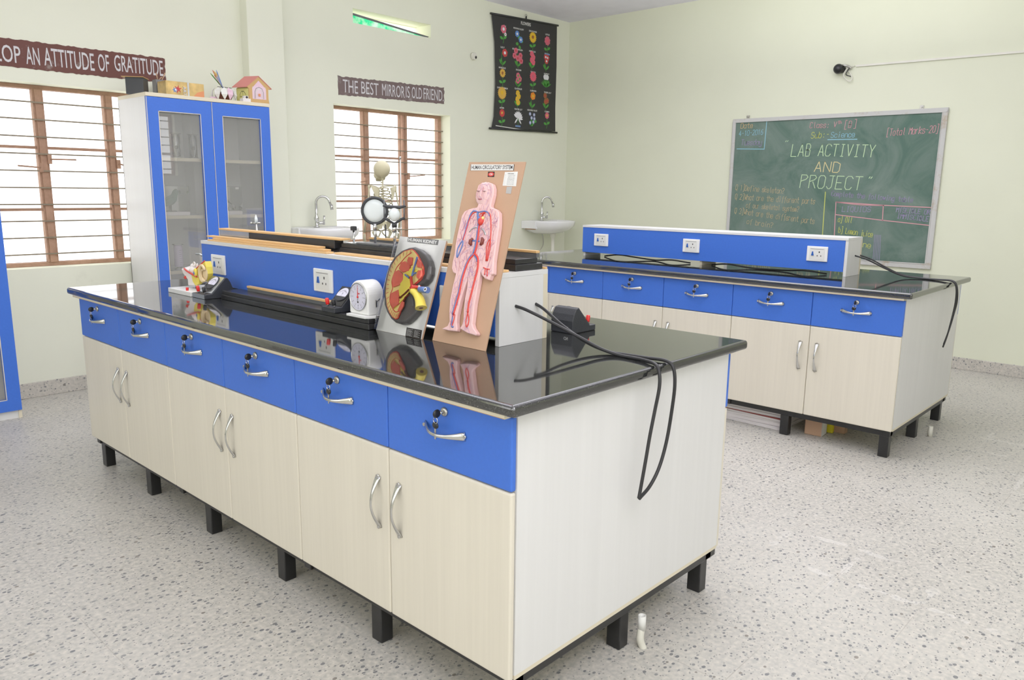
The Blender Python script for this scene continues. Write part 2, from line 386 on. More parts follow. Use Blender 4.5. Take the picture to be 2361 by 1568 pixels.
CB_BLUE=[[(0.5823,0.4264),(0.5663,0.3856),(0.5624,0.3529),(0.5607,0.3201),(0.5626,0.2953)], [(0.5603,0.2934),(0.5759,0.278),(0.5862,0.2442),(0.5913,0.2025),(0.5906,0.1612),(0.5956,0.1194),(0.5969,0.0944)], [(0.5624,0.2945),(0.5449,0.2801),(0.5381,0.2704)], [(0.5743,0.4283),(0.6014,0.4321),(0.6122,0.4193),(0.617,0.3961),(0.62,0.3668),(0.6236,0.3352)], [(0.5719,0.43),(0.5498,0.4323),(0.5344,0.4278),(0.5248,0.4179)], [(0.6236,0.3352),(0.6378,0.3072),(0.6337,0.2782),(0.6269,0.2912),(0.6193,0.3209),(0.6236,0.3352)], [(0.5814,0.3354),(0.5672,0.3362),(0.5469,0.3352)], [(0.5969,0.0944),(0.5917,0.0579),(0.582,0.055)]]
CB_KID=[(0.5801,0.3317),(0.5365,0.3353)]
CB_HEART=[(0.5582,0.3998),(0.5666,0.4025),(0.5497,0.4072)]
CB_DIA=[[(0.6014,0.3634),(0.5929,0.3742),(0.5745,0.3804),(0.5653,0.3783)], [(0.551,0.3781),(0.5374,0.3705),(0.5264,0.3579)]]
CB_LAB=[[(0.6814,0.5925),(0.485,0.5899),(0.4823,0.5703),(0.6776,0.5718)], [(0.5941,0.5674),(0.5644,0.5672),(0.5615,0.5493),(0.5914,0.5501)], [(0.5192,0.5656),(0.464,0.5665),(0.4585,0.5199),(0.5167,0.5216)], [(0.4976,0.5185),(0.4748,0.5186),(0.4737,0.4955),(0.4959,0.4968)]]
KB_DARK=[(0.9404,0.1271),(0.9233,0.0896),(0.901,0.0661),(0.8715,0.0463),(0.844,0.0364),(0.814,0.0344),(0.7879,0.0416),(0.766,0.0594),(0.7492,0.0802),(0.7429,0.096),(0.77,0.1067),(0.777,0.121),(0.7887,0.1375),(0.8096,0.1532),(0.792,0.1676),(0.763,0.1704),(0.7472,0.1782),(0.7314,0.1959),(0.7276,0.2162),(0.7334,0.2408),(0.7483,0.2623),(0.7708,0.2809),(0.8041,0.2953),(0.8406,0.3015),(0.8664,0.2979),(0.901,0.2853),(0.932,0.2609),(0.9485,0.2293),(0.9547,0.197),(0.951,0.1603)]
KB_CUT=[(0.8425,0.2923),(0.8796,0.2822),(0.9089,0.2599),(0.9277,0.2297),(0.9334,0.1965),(0.9312,0.1587),(0.9215,0.1257),(0.8997,0.0864),(0.8773,0.0645),(0.8566,0.0516),(0.8369,0.0463),(0.8253,0.0516),(0.8195,0.0777),(0.8146,0.1061),(0.8106,0.137),(0.8012,0.1531),(0.7901,0.1643),(0.7754,0.1758),(0.7581,0.1899),(0.7498,0.2132),(0.7594,0.235),(0.7765,0.2513),(0.8037,0.2748),(0.8277,0.2886)]
KB_INNER=[(0.8351,0.2793),(0.8597,0.2622),(0.8761,0.2429),(0.8926,0.2235),(0.8995,0.1996),(0.9017,0.1734),(0.8884,0.1488),(0.8924,0.1277),(0.8849,0.1026),(0.8632,0.0819),(0.8435,0.0714),(0.8267,0.0785),(0.8199,0.1021),(0.8169,0.1252),(0.8057,0.1466),(0.7963,0.1627),(0.7816,0.1742),(0.7651,0.1908),(0.7541,0.2118),(0.7718,0.2405),(0.8036,0.266)]
KB_YEL=[(0.812,0.2288),(0.8298,0.2146),(0.8478,0.2003),(0.8432,0.1879),(0.8528,0.1717),(0.8472,0.1569),(0.8502,0.1438),(0.84,0.127),(0.8232,0.1236),(0.8536,0.0795),(0.8112,0.1223),(0.7972,0.1465),(0.7806,0.1632),(0.7987,0.1817),(0.8013,0.1992),(0.7755,0.2215),(0.7955,0.225)]
KB_LOBES=[[(0.8397,0.2624),(0.8201,0.2612),(0.8148,0.2362),(0.8325,0.2323),(0.8426,0.2494)], [(0.7979,0.2628),(0.7706,0.2496),(0.7636,0.23),(0.7826,0.231),(0.7962,0.2477)], [(0.8702,0.2397),(0.853,0.2461),(0.8213,0.2331),(0.8224,0.2152),(0.8543,0.2075),(0.8742,0.2187)], [(0.8925,0.2043),(0.8761,0.2134),(0.8478,0.2003),(0.8414,0.183),(0.8538,0.1639),(0.8814,0.1536),(0.8966,0.1781)], [(0.8845,0.1301),(0.8511,0.1463),(0.8418,0.1319),(0.8401,0.1167),(0.8309,0.1025),(0.8545,0.082),(0.878,0.1024)], [(0.8206,0.1061),(0.8094,0.1175),(0.805,0.0952),(0.8135,0.0766),(0.8292,0.0773)], [(0.7746,0.2191),(0.7574,0.223),(0.7504,0.2036),(0.7604,0.1902),(0.7766,0.1988)]]
KB_URE=[[(0.7808,0.1524),(0.7547,0.1425),(0.7335,0.1248),(0.7213,0.1064),(0.7166,0.0983)]]
KB_RV=[[(0.7944,0.1952),(0.7836,0.176),(0.7756,0.1642),(0.7566,0.1635),(0.737,0.1654)], [(0.7783,0.1615),(0.7802,0.1563),(0.7638,0.1629)]]
KB_BV=[[(0.7892,0.2637),(0.7914,0.2282),(0.7925,0.2004),(0.787,0.2059),(0.7774,0.2105)], [(0.7953,0.1976),(0.7855,0.1708),(0.763,0.1604)], [(0.8286,0.1999),(0.8041,0.1906)]]
KB_BL=[[(0.7374,0.1574),(0.6978,0.1589)]]
KB_BR=[[(0.7939,0.1532),(0.8106,0.1364),(0.8311,0.1191)], [(0.7913,0.1358),(0.8024,0.1246),(0.8062,0.1091)]]
KB_LAB=[(0.8101,0.0298),(0.7308,0.0302),(0.7264,0.0003),(0.8057, -0.0002)]
KB_TITLE=[(0.9165,0.3391),(0.7559,0.3377),(0.7548,0.3199),(0.9143,0.323)]
CH_TEXT=[('Date',(2.388, 1.986),(2.26, 1.986),0.046,0),('4-10-2016',(2.4, 1.915),(2.155, 1.922),0.046, 1),('Tuesday',(2.371, 1.831),(2.16, 1.827),0.051, 2),('Class: V',(1.726, 1.96),(1.486, 1.955),0.048, 3),('th',(1.479, 1.985),(1.446, 1.985),0.026, 3),('[B]',(1.428, 1.945),(1.313, 1.951),0.056, 3),('Sub:-',(1.707, 1.87),(1.541, 1.875),0.052, 4),('Science',(1.531, 1.87),(1.323, 1.869),0.047, 1),('[Total Marks-20]',(1.071, 1.868),(0.672, 1.883),0.055, 3),('\x01',(1.945, 1.792),(1.903, 1.791),0.068, 5),('LAB',(1.881, 1.717),(1.684, 1.718),0.107, 5),('ACTIVITY',(1.634, 1.719),(1.144, 1.698),0.1, 5),('AND',(1.657, 1.583),(1.418, 1.572),0.088, 6),('PROJECT',(1.776, 1.442),(1.222, 1.424),0.112, 5),('\x02',(1.192, 1.455),(1.151, 1.452),0.083, 5),('Q 1]Define skeleton?',(2.398, 1.416),(1.911, 1.384),0.05, 7),('Q 2]What are the different parts',(2.397, 1.328),(1.617, 1.297),0.05, 7),('of our skeletal system?',(2.277, 1.252),(1.758, 1.225),0.046, 7),('Q 3]What are the different parts',(2.393, 1.196),(1.607, 1.121),0.051, 7),('of brain?',(2.26, 1.101),(1.993, 1.07),0.047, 7),('Complete the following table',(1.481, 1.372),(0.806, 1.327),0.043, 2),('LIQUIDS',(1.378, 1.238),(1.131, 1.243),0.043, 2),('MISCIBLE OR',(0.931, 1.247),(0.666, 1.232),0.039, 2),('IMMISCIBLE',(0.918, 1.197),(0.671, 1.177),0.039, 2),('a] Oil',(1.403, 1.148),(1.279, 1.143),0.048, 4),('b] Lemon juice',(1.392, 1.056),(1.097, 1.028),0.049, 4),('c] Wine',(1.353,0.966),(1.101,0.933),0.049, 4)]
CH_LINE=[([(2.128, 2.039),(2.134, 1.789),(2.408, 1.798)], 1),([(1.553, 1.855),(1.303, 1.85)], 1),([(1.533, 1.405),(1.53, 1.207),(1.526, 1.031)], 4),([(0.66, 1.29),(1.033, 1.3),(1.433, 1.32),(1.421, 1.026)], 3),([(1.423, 1.21),(1.03, 1.175),(0.657, 1.146)], 3),([(1.035, 1.295),(1.03, 1.171)], 3),([(1.423, 1.317),(1.224, 1.299),(1.033, 1.297)], 3)]
PO_C=[(4.459, 3.088),(5.497, 3.131),(4.453, 1.997),(5.517, 2.016)]
PO_SHEET=[(4.477, 3.08),(5.477, 3.123),(5.48, 2.963),(5.485, 2.708),(5.479, 2.274),(5.488, 2.028),(4.488, 2.007),(4.517, 2.115),(4.537, 2.438),(4.521, 2.83)]
PO_T=(4.978, 3.064)
PO_F=[('ROSE',(4.652, 2.997),(4.645, 2.934)),('MORNING GLORY',(4.869, 3.005),(4.867, 2.903)),('SUN FLOWER',(5.089, 3.012),(5.089, 2.917)),('LOTUS',(5.322, 3.015),(5.322, 2.916)),('LILY',(4.635, 2.795),(4.642, 2.705)),('BOUGAINVILLEA',(4.857, 2.803),(4.871, 2.717)),('HIBISCUS',(5.085, 2.814),(5.087, 2.727)),('CANNA',(5.315, 2.82),(5.315, 2.734)),('MARIGOLD',(4.632, 2.598),(4.637, 2.512)),('BALSAM',(4.876, 2.605),(4.879, 2.518)),('DAHLIA',(5.103, 2.611),(5.103, 2.529)),('JASMINE',(5.319, 2.615),(5.317, 2.535)),('CHRYSANTHEMUM',(4.636, 2.403),(4.632, 2.318)),('GLADIOLUS',(4.875, 2.419),(4.873, 2.324)),('ALAMANDA',(5.109, 2.421),(5.1, 2.327)),('TIGER LILY',(5.344, 2.425),(5.323, 2.339)),('ASTER',(4.631, 2.209),(4.635, 2.123)),('WATER LILY',(4.881, 2.214),(4.877, 2.129)),('HEAVENLY BLUE',(5.099, 2.221),(5.099, 2.132)),('COSMOS',(5.338, 2.227),(5.34, 2.15))]
# ------------------------------------------------------------------ camera
cam_d = bpy.data.cameras.new('camera'); cam = bpy.data.objects.new('camera', cam_d); C.objects.link(cam); SC.camera = cam
cam_d.sensor_width = 36; cam_d.lens = 1789.964/2361*36; cam_d.clip_start = .02
yaw, pit, rol = .7472, -.1908, .0126
fw = Vector((cos(yaw)*cos(pit), sin(yaw)*cos(pit), sin(pit))); rt = Vector((sin(yaw), -cos(yaw), 0)); up = rt.cross(fw)
R_ = rt*cos(rol)+up*sin(rol); U_ = -rt*sin(rol)+up*cos(rol)
cam.matrix_world = Matrix(((R_.x,U_.x,-fw.x,-1.3027),(R_.y,U_.y,-fw.y,-1.2016),(R_.z,U_.z,-fw.z,1.3874),(0,0,0,1)))

# ------------------------------------------------------------------ light
w = bpy.data.worlds.new('overcast_sky'); SC.world = w; w.use_nodes = True
w.node_tree.nodes['Background'].inputs[0].default_value = (1, 1, 1, 1); w.node_tree.nodes['Background'].inputs[1].default_value = 2.6
def area(name, loc, rot, sx, sy, e, col=(1, 1, 1)):
    d = bpy.data.lights.new(name, 'AREA'); d.shape = 'RECTANGLE'; d.size = sx; d.size_y = sy; d.energy = e; d.color = col
    o = bpy.data.objects.new(name, d); C.objects.link(o); o.location = loc; o.rotation_euler = rot; return o
area('added_top_fill', (-1.3, -1.9, 3.0), (radians(40), radians(-24), 0), 1.4, 1.4, 27)  # added fill light near the camera, not a fitting of the room
area('added_bounce_fill', (-.6, -1.7, 2.3), (radians(180), 0, 0), 1.6, 1.6, 75)  # added upward fill, stands in for flash bounced off the ceiling
area('added_bounce_fill', (3.4, 1.2, 2.5), (radians(180), 0, 0), 1.8, 1.8, 84)  # added upward fill deep in the room, lifts ceiling and walls
area('added_bounce_fill', (.6, 2.2, 2.6), (radians(180), 0, 0), 1.4, 1.4, 40)  # added upward fill above the front bench, no real lamp
area('added_top_fill', (2.0, 1.0, 3.17), (0, 0, 0), 2.0, 2.0, 26)  # added downward fill under the ceiling, no fitting there
area('added_side_fill', (-3.0, .3, 2.2), (0, radians(-80), 0), 1.6, 2.4, 14)  # added fill light from the left, out of view
SC.view_settings.view_transform = 'Standard'; SC.view_settings.look = 'None'; SC.view_settings.exposure = 0; SC.view_settings.gamma = 1.15
SC.cycles.max_bounces = 9; SC.cycles.diffuse_bounces = 4; SC.cycles.glossy_bounces = 4; SC.cycles.transparent_max_bounces = 12
SC.cycles.use_denoising = True; SC.cycles.sample_clamp_indirect = 6; SC.cycles.caustics_reflective = False; SC.cycles.caustics_refractive = False

# ------------------------------------------------------------------ room
YW, XW, ZC, XL, YF = 4.5, 5.72, 3.2, -3.4, -3.4
def slab(name, axis, a, b, u0, u1, z0, z1, holes, m, kind=True, reveal='reveal'):
    """wall between axis=a and axis=b with rectangular holes (u0,u1,z0,z1)"""
    mb = MB([m, reveal])
    us = sorted({u0, u1} | {h[0] for h in holes} | {h[1] for h in holes}); zs = sorted({z0, z1} | {h[2] for h in holes} | {h[3] for h in holes})
    def P(t, u, z): return (t, u, z) if axis == 0 else (u, t, z)
    def inh(u, z): return any(h[0] < u < h[1] and h[2] < z < h[3] for h in holes)
    for i in range(len(us)-1):
        for j in range(len(zs)-1):
            if inh((us[i]+us[i+1])/2, (zs[j]+zs[j+1])/2): continue
            for t in (a, b): mb.add([P(t, us[i], zs[j]), P(t, us[i+1], zs[j]), P(t, us[i+1], zs[j+1]), P(t, us[i], zs[j+1])], [(0, 1, 2, 3)], 0)
    for (h0, h1, k0, k1) in holes:
        for q in (((h0, k0), (h1, k0)), ((h1, k0), (h1, k1)), ((h1, k1), (h0, k1)), ((h0, k1), (h0, k0))):
            (ua, za), (ub, zb) = q
            mb.add([P(a, ua, za), P(a, ub, zb), P(b, ub, zb), P(b, ua, za)], [(0, 1, 2, 3)], 1)
    for q in (((u0, z0), (u1, z0)), ((u1, z0), (u1, z1)), ((u1, z1), (u0, z1)), ((u0, z1), (u0, z0))):
        (ua, za), (ub, zb) = q
        mb.add([P(a, ua, za), P(a, ub, zb), P(b, ub, zb), P(b, ua, za)], [(0, 1, 2, 3)], 0)
    return struct(mb.build(name, origin=(0, 0, 0)))
W1 = (-.01, 1.34, .848, 2.016); W2 = (2.617, 3.938, .903, 2.082); VT = (2.836, 3.70, 2.752, 2.868); W4 = (2.9, 4.41, 1.55, 2.5)
slab('wall_back', 1, YW, YW+.24, XL-.24, XW+.24, 0, ZC, [W1, W2, VT], 'wall')
slab('wall_right', 0, XW, XW+.24, YF, YW, 0, ZC, [], 'wall_r')
slab('wall_front', 1, YF, YF-.24, XL-.24, XW+.24, 0, ZC, [(-2.4, .6, .9, 2.2), W4], 'wall')
slab('wall_left', 0, XL, XL-.24, YF, YW, 0, ZC, [(-2.6, -.4, .9, 2.2), (1.0, 3.2, .9, 2.2)], 'wall')
m = MB(['floor']); m.box(XL-.24, XW+.24, YF-.24, YW+.24, -.1, 0); struct(m.build('floor', origin=(0, 0, 0)))
m = MB(['ceil']); m.box(XL-.24, XW+.24, YF-.24, YW+.24, ZC, ZC+.15); struct(m.build('ceiling', origin=(0, 0, 0)))
m = MB(['wall']); m.box(1.812, 2.113, 4.4, YW+.01, 0, ZC); struct(m.build('trim_1', bevel=.006, origin=(0, 0, 0)))
m = MB(['skirt']); m.box(XL, 1.812, YW-.014, YW, 0, .10); m.box(2.113, XW, YW-.014, YW, 0, .10); struct(m.build('baseboard_back', origin=(0, 0, 0), bevel=.003))
m = MB(['skirt']); m.box(XW-.014, XW, YF, YW-.014, 0, .095); struct(m.build('baseboard_right', origin=(0, 0, 0), bevel=.003))

def window(name, H, mulls, zc, bars, stays, gap=None):
    x0, x1, z0, z1 = H; y = 4.63
    fr = MB(['rust']); t = .026
    for a in ((x0, x1, z1-t, z1), (x0, x1, z0, z0+t), (x0, x0+.04, z0+t, z1-t), (x1-.042, x1, z0+t, z1-t)): fr.box(a[0], a[1], y, y+.045, a[2], a[3])
    # scraps of old mortar on the sill edge
    root = struct(fr.build(name, bevel=.002))
    pr = root
    for (a, b) in mulls:
        mb = MB(['rust']); mb.box(a, b, y-.006, y+.04, z0+t, z1-t); mb.box(a+.012, b-.012, y-.014, y-.006, z0+t, z1-t); mb.build('mullion', pr, bevel=.002)
    edges = [x0+.04]+[v for ab in mulls for v in ab]+[x1-.042]
    for i in range(0, len(edges), 2):
        a, b = edges[i], edges[i+1]
        if gap and i == 2:
            mb = MB(['rust']); mb.box(b-gap-.012, b-gap, y, y+.03, z0+t, z1-t); mb.build('sash_stile', pr); b -= gap
        for z in zc:
            mb = MB(['rust']); mb.box(a, b, y+.005, y+.03, z-.009, z+.009); mb.build('glazing_bar', pr)
        g = MB(['glass']); g.add([(a, y+.018, z0+t), (b, y+.018, z0+t), (b, y+.018, z1-t), (a, y+.018, z1-t)], [(0, 1, 2, 3)]); g.build('pane', pr)
    for z in bars:
        mb = MB(['barm']); mb.box(x0+.0, x1-.0, y-.028, y-.017, z-.0045, z+.0045); mb.build('security_bar', pr)
    for (xa, za, xb, zb) in stays:
        mb = MB(['rust']); mb.sweep([(xa, y-.02, za), (xa+(xb-xa)*.12, y-.05, za), (xb, y-.055, zb)], (.006, .004), n=8)
        mb.box(xa-.012, xa+.012, y-.03, y-.012, za-.03, za+.03); mb.build('handle', pr)
    return root
def bz(z0, z1): return [z0+(z1-z0)*i/9 for i in range(10)]
window('window_1', W1, [(.400, .464), (.834, .892)], (1.622, 1.222), bz(.931, 1.906), [(.405, 1.494, .265, 1.502), (.462, 1.549, .613, 1.55), (.895, 1.53, .93, 1.52)])
window('window_2', W2, [(3.004, 3.067), (3.466, 3.508)], (1.662, 1.272), bz(1.006, 1.938), [(3.012, 1.452, 2.928, 1.44), (3.505, 1.503, 3.678, 1.518)], gap=.03)
def netting_mat():
    m = bpy.data.materials.new('green_netting'); m.use_nodes = True; nt = m.node_tree; nt.nodes.remove(nt.nodes['Principled BSDF']); out = nt.nodes['Material Output']
    tc = nt.nodes.new('ShaderNodeTexCoord'); n = tex(nt, 'ShaderNodeTexNoise', tc.outputs['Object'], Scale=14., Detail=4.)
    c = ramp(nt, n.outputs[0], [(.40, lin((60, 225, 165))), (.62, lin((214, 250, 240)))])
    t = nt.nodes.new('ShaderNodeBsdfTranslucent'); nt.links.new(c.outputs[0], t.inputs[0]); nt.links.new(t.outputs[0], out.inputs[0]); return m
# narrow ventilator high up: green netting behind a tilted louvre
x0, x1, z0, z1 = VT
fr = MB(['reveal']); fr.box(x0, x1, 4.705, 4.735, z0, z0+.006); fr.box(x0, x1, 4.705, 4.735, z1-.006, z1)
v = struct(fr.build('window_3'))
mb = MB([netting_mat()]); mb.add([(x0, 4.525, z0), (x1, 4.525, z0), (x1, 4.525, z0+.004), (x0, 4.525, z0+.068)], [(0, 1, 2, 3)]); mb.build('netting', v)
mb = MB(['blackw2']); mb.prism([(x0, 4.512, z0+.066), (x1-.03, 4.512, z0+.001), (x1-.01, 4.512, z0+.012), (x0, 4.512, z0+.082)], (0, .01, 0)); mb.build('louvre', v)
fr = MB(['rust']); x0, x1, z0, z1 = W4
for a in ((x0, x1, z1-.03, z1), (x0, x1, z0, z0+.03), (x0, x0+.04, z0+.03, z1-.03), (x1-.04, x1, z0+.03, z1-.03)): fr.box(a[0], a[1], YF-.14, YF-.1, a[2], a[3])
v = struct(fr.build('window_4'))
for i in range(7):
    z = z0+.1+i*.125; mb = MB(['barm']); mb.box(x0, x1, YF-.1, YF-.085, z-.008, z+.008); mb.build('security_bar', v)
mb = MB(['rust']); mb.box(x0+.04, x1-.04, YF-.13, YF-.11, 1.87, 1.90); mb.build('glazing_bar', v)

# ------------------------------------------------------------------ painted slogans
def rough_panel(mb, x0, x1, z0, z1, y, m, n=60, j=.004, tilt=0.):
    rr = random.Random(3); pts = []
    for i in range(n+1): pts.append((x0+(x1-x0)*i/n, y, z0+rr.uniform(-j, j)*.8+tilt*(1-i/n)))
    for i in range(8): pts.append((x1+rr.uniform(-j, j), y, z0+(z1-z0)*(i+1)/9))
    for i in range(n+1): pts.append((x1-(x1-x0)*i/n, y, z1+rr.uniform(-j, j)+tilt*(i/n)))
    for i in range(8): pts.append((x0+rr.uniform(-j, j), y, z1-(z1-z0)*(i+1)/9))
    mb.prism(pts, (0, .003, 0), m)
s1 = MB(['signm']); rough_panel(s1, -.62, 1.222, 2.098, 2.266, YW-.003, 0, tilt=-.004, n=110)
s1 = tag(s1.build('painted_slogan'), 'maroon painted slogan band reading ATTITUDE OF GRATITUDE above the left window', 'sign')
L = MB(['letter'])
def word(L, txt, xa, xb, za, zb, off=.012): put_text(L, txt, (xa, YW-.0052, za), (1, 0, 0), (0, 0, 1), xb-xa, zb-za, 0, off)
word(L, 'DEVELOP', -.0, .322, 2.122, 2.224, .004); word(L, 'AN', .351, .427, 2.124, 2.228, .004); word(L, 'ATTITUDE', .452, .751, 2.126, 2.236, .004)
word(L, 'OF', .775, .844, 2.130, 2.240, .004); word(L, 'GRATITUDE.', .878, 1.216, 2.142, 2.247, .004)
L.build('lettering', s1)
s2 = MB(['signg']); rough_panel(s2, 2.668, 3.860, 2.180, 2.330, YW-.003, 0, j=.005, tilt=-.024)
s2 = tag(s2.build('painted_slogan'), 'faded slogan band reading THE BEST MIRROR IS OLD FRIEND above the window with the skeleton', 'sign')
L = MB(['letter'])
for t, a, b in (('THE', 2.713, 2.867), ('BEST', 2.901, 3.086), ('MIRROR', 3.124, 3.379), ('IS', 3.392, 3.439), ('OLD', 3.462, 3.583), ('FRIEND.', 3.602, 3.850)):
    word(L, t, a, b, 2.180+(a-2.7)*.026, 2.284+(a-2.7)*.020, .0)
L.build('lettering', s2)
# pipe end and camera housing
m = MB(['pvc', 'dark']); m.lathe([(.024, 0), (.034, .004), (.034, .03), (.030, .034)], (4.235, YW, 2.66), (0, -1, 0), 0); m.lathe([(.0, .036), (.014, .036)], (4.245, YW-.0, 2.652), (0.1, -1, -.1), 1, 12)
tag(m.build('pipe_cap'), 'small round white pipe end set in the wall left of the flower chart', 'pipe cap')
cm = thing('security_camera', (XW, 1.48, 2.44), 'small black round camera with loose looped wires on the wall above the chalkboard', 'camera')
m = MB(['blackp']); m.ball((XW-.05, 1.50, 2.437), (.04, .042, .042)); m.lathe([(.034, 0), (.036, .02), (.028, .03)], (XW, 1.49, 2.44), (-1, 0, 0)); m.build('housing', cm)
m = MB(['chrome_b']); m.sweep(smooth([(XW-.01, 1.475, 2.45), (XW-.05, 1.455, 2.462), (XW-.03, 1.42, 2.45), (XW-.02, 1.405, 2.435)]), .010, n=8); m.build('bracket', cm)
m = MB(['pvc', 'blackp']); m.sweep(smooth([(XW-.005, 1.38, 2.455), (XW-.03, 1.43, 2.44), (XW-.04, 1.455, 2.38), (XW-.03, 1.41, 2.33), (XW-.02, 1.39, 2.36), (XW-.02, 1.425, 2.42)]), .004, 0, 6)
m.sweep(smooth([(XW-.02, 1.42, 2.44), (XW-.03, 1.44, 2.39), (XW-.02, 1.40, 2.37)]), .004, 1, 6); m.build('wire', cm)
m = MB(['pvc']); m.prism([(XW-.001, 1.37, 2.446), (XW-.001, -.6, 2.428), (XW-.001, -.6, 2.446), (XW-.001, 1.37, 2.462)], (-.012, 0, 0)); tag(m.build('cable_trunking'), 'thin white cable trunking strip running right along the wall from the black camera', 'trunking')

# ------------------------------------------------------------------ chalkboard
cb = thing('chalkboard', (XW, 1.54, .8), 'large green chalkboard in a worn aluminium frame, covered with science lesson writing', 'chalkboard')
BY0, BY1, BZ0, BZ1 = .618, 2.462, .79, 2.072
m = MB(['chalkb']); m.box(XW-.014, XW-.004, BY0+.02, BY1-.02, BZ0+.02, BZ1-.02); m.build('writing_surface', cb)
m = MB(['bframe']); f = .042
m.box(XW-.024, XW, BY0, BY1, BZ1-.034, BZ1); m.box(XW-.024, XW, BY0, BY1, BZ0, BZ0+f); m.box(XW-.024, XW, BY0, BY0+f, BZ0+f, BZ1-.034); m.box(XW-.024, XW, BY1-.03, BY1, BZ0+f, BZ1-.034)
m.box(XW-.028, XW-.02, BY0+f-.006, BY0+f, BZ0+f, BZ1-.034); m.box(XW-.028, XW-.02, BY0+f, BY1-.03, BZ0+f-.006, BZ0+f); m.build('frame', cb, bevel=.003)
for y in (.82, 2.32):
    m = MB(['chrome_b']); m.box(XW-.008, XW, y-.014, y+.014, BZ1-.01, BZ1+.028); m.lathe([(.006, 0), (.007, .012)], (XW-.006, y, BZ1+.016), (-1, 0, 0)); m.build('mounting_clip', cb)
GL = {'A':'022842 1434','B':'0208283736250525 25353432 3202'.replace('0525 25','0525'),'C':'4738281807031232 43'.replace(' ',''),'D':'02082847433202','E':'480802420 '.strip('0 ')+' 0535','I':'1838 2822 1232','J':'1848 3833221203','L':'080242','M':'0208254842','N':'02084248','O':'180703123243473818','P':'0208384736 3605','Q':'180703123243473818 2341','R':'0208384736 3605 2542','S':'473818070615354443321203','T':'0848 2822','U':'080312324348','V':'082248','W':'0812253248','Y':'082548 2522',
'a':'45361605031232 43 4642'.replace('32 43','3243'),'b':'0802 0516364543321203','c':'4536160503123243','d':'4842 4536160503123243','e':'04444536160503123243','f':'48382721 1636','g':'4536160503123243 4641301001','h':'0802 0516364542','i':'2622 2827','j':'36312010 3837','k':'0802 460442','l':'282332','m':'0206 05162522 25364542','n':'0206 0516364542','o':'160503123243453616','p':'0600 0516364543321203','r':'0602 0416364 '.strip()[:-1],'s':'45361605143443321203','t':'28233242 0646','u':'060312324346 4642','v':'062246','w':'0612253246','y':'0603123243 4641301001',
'0':'180703123243473818','1':'172822','2':'071838474602 42'.replace(' ',''),'3':'0718384746352 '.strip()[:-1]+' 354443321203','4':'380444 3632','6':'38170403123243443515 04'.replace(' ',''),'[':'39191131','] ':'','-':'1535',':':'2625 2322','?':'07183847462524 2322','\x01':'1807 3827','\x02':'2817 4837',']':'19393111'}
def chalk(mb, t, a, b, h, m, wd):
    a = Vector((XW-.0150, a[0], a[1])); b = Vector((XW-.0150, b[0], b[1])); n = len(t); d = (b-a)/n; e = d.normalized(); cw = d.length
    for i, ch in enumerate(t):
        for st in GL.get(ch, '').split():
            pts = []
            for k in range(0, len(st)-1, 2):
                x = int(st[k])/4*.74+.1; y = (int(st[k+1])-2)/6
                pts.append(a + d*i + e*(x*cw + y*h*.10) + Vector((0, 0, y*h)) + Vector((0, random.uniform(-.001, .001), random.uniform(-.001, .001))))
            mb.ribbon(pts, wd, (-1, 0, 0), m)
WR = MB(CH)
for t, a, b, h, c in CH_TEXT: chalk(WR, t, a, b, h, c, .0062 if h > .08 else .0042)
for l, c in CH_LINE: WR.ribbon([(XW-.0151, y, z) for y, z in l], .007, (-1, 0, 0), c)
for i in range(5): WR.ribbon([(XW-.0151, 1.08-i*.012, 1.05), (XW-.0151, 1.075-i*.013, .84)], .0035, (-1, 0, 0), 2)
WR.build('chalk_writing', cb, fix=False)
# ------------------------------------------------------------------ flower chart
pc = thing('wall_chart', (4.98, YW, 2.0), 'black hanging chart of twenty labelled flowers on the wall between window and corner', 'chart')
yP = YW-.022
m = MB(['poster']); m.prism([(x, yP, z) for x, z in PO_SHEET], (0, .002, 0), 0)
xt = Vector((4.978-.075, yP-.001, 3.052))
put_text(m, 'FLOWERS', xt, (1, 0, .02), (0, 0, 1), .15, .032, 'paper', .01)
def petal(c, a, ln, wd, mt, k=0.):
    c = Vector((c[0], yP-.0012-k, c[1])); d = Vector((cos(a), 0, sin(a))); q = Vector((-sin(a), 0, cos(a)))
    m.add([c, c+d*ln*.35+q*wd*.45, c+d*ln*.75+q*wd*.4, c+d*ln, c+d*ln*.75-q*wd*.4, c+d*ln*.35-q*wd*.45], [(0, 1, 2, 3, 4, 5)], mt)
def bloom(c, r, n, mt, core=None, k=0.):
    for i in range(n): petal(c, 2*pi*i/n+.3, r, r*2.2*pi/n*.9+.002, mt, k+i*1e-5)
    if core: m.add([(c[0]+cos(2*pi*i/12)*r*.36, yP-.0018-k, c[1]+sin(2*pi*i/12)*r*.36) for i in range(12)], [tuple(range(12))], core)
def stem(pts, w_=.005): m.ribbon([(x, yP-.0011, z) for x, z in pts], w_, (0, -1, 0), FLW['green'])
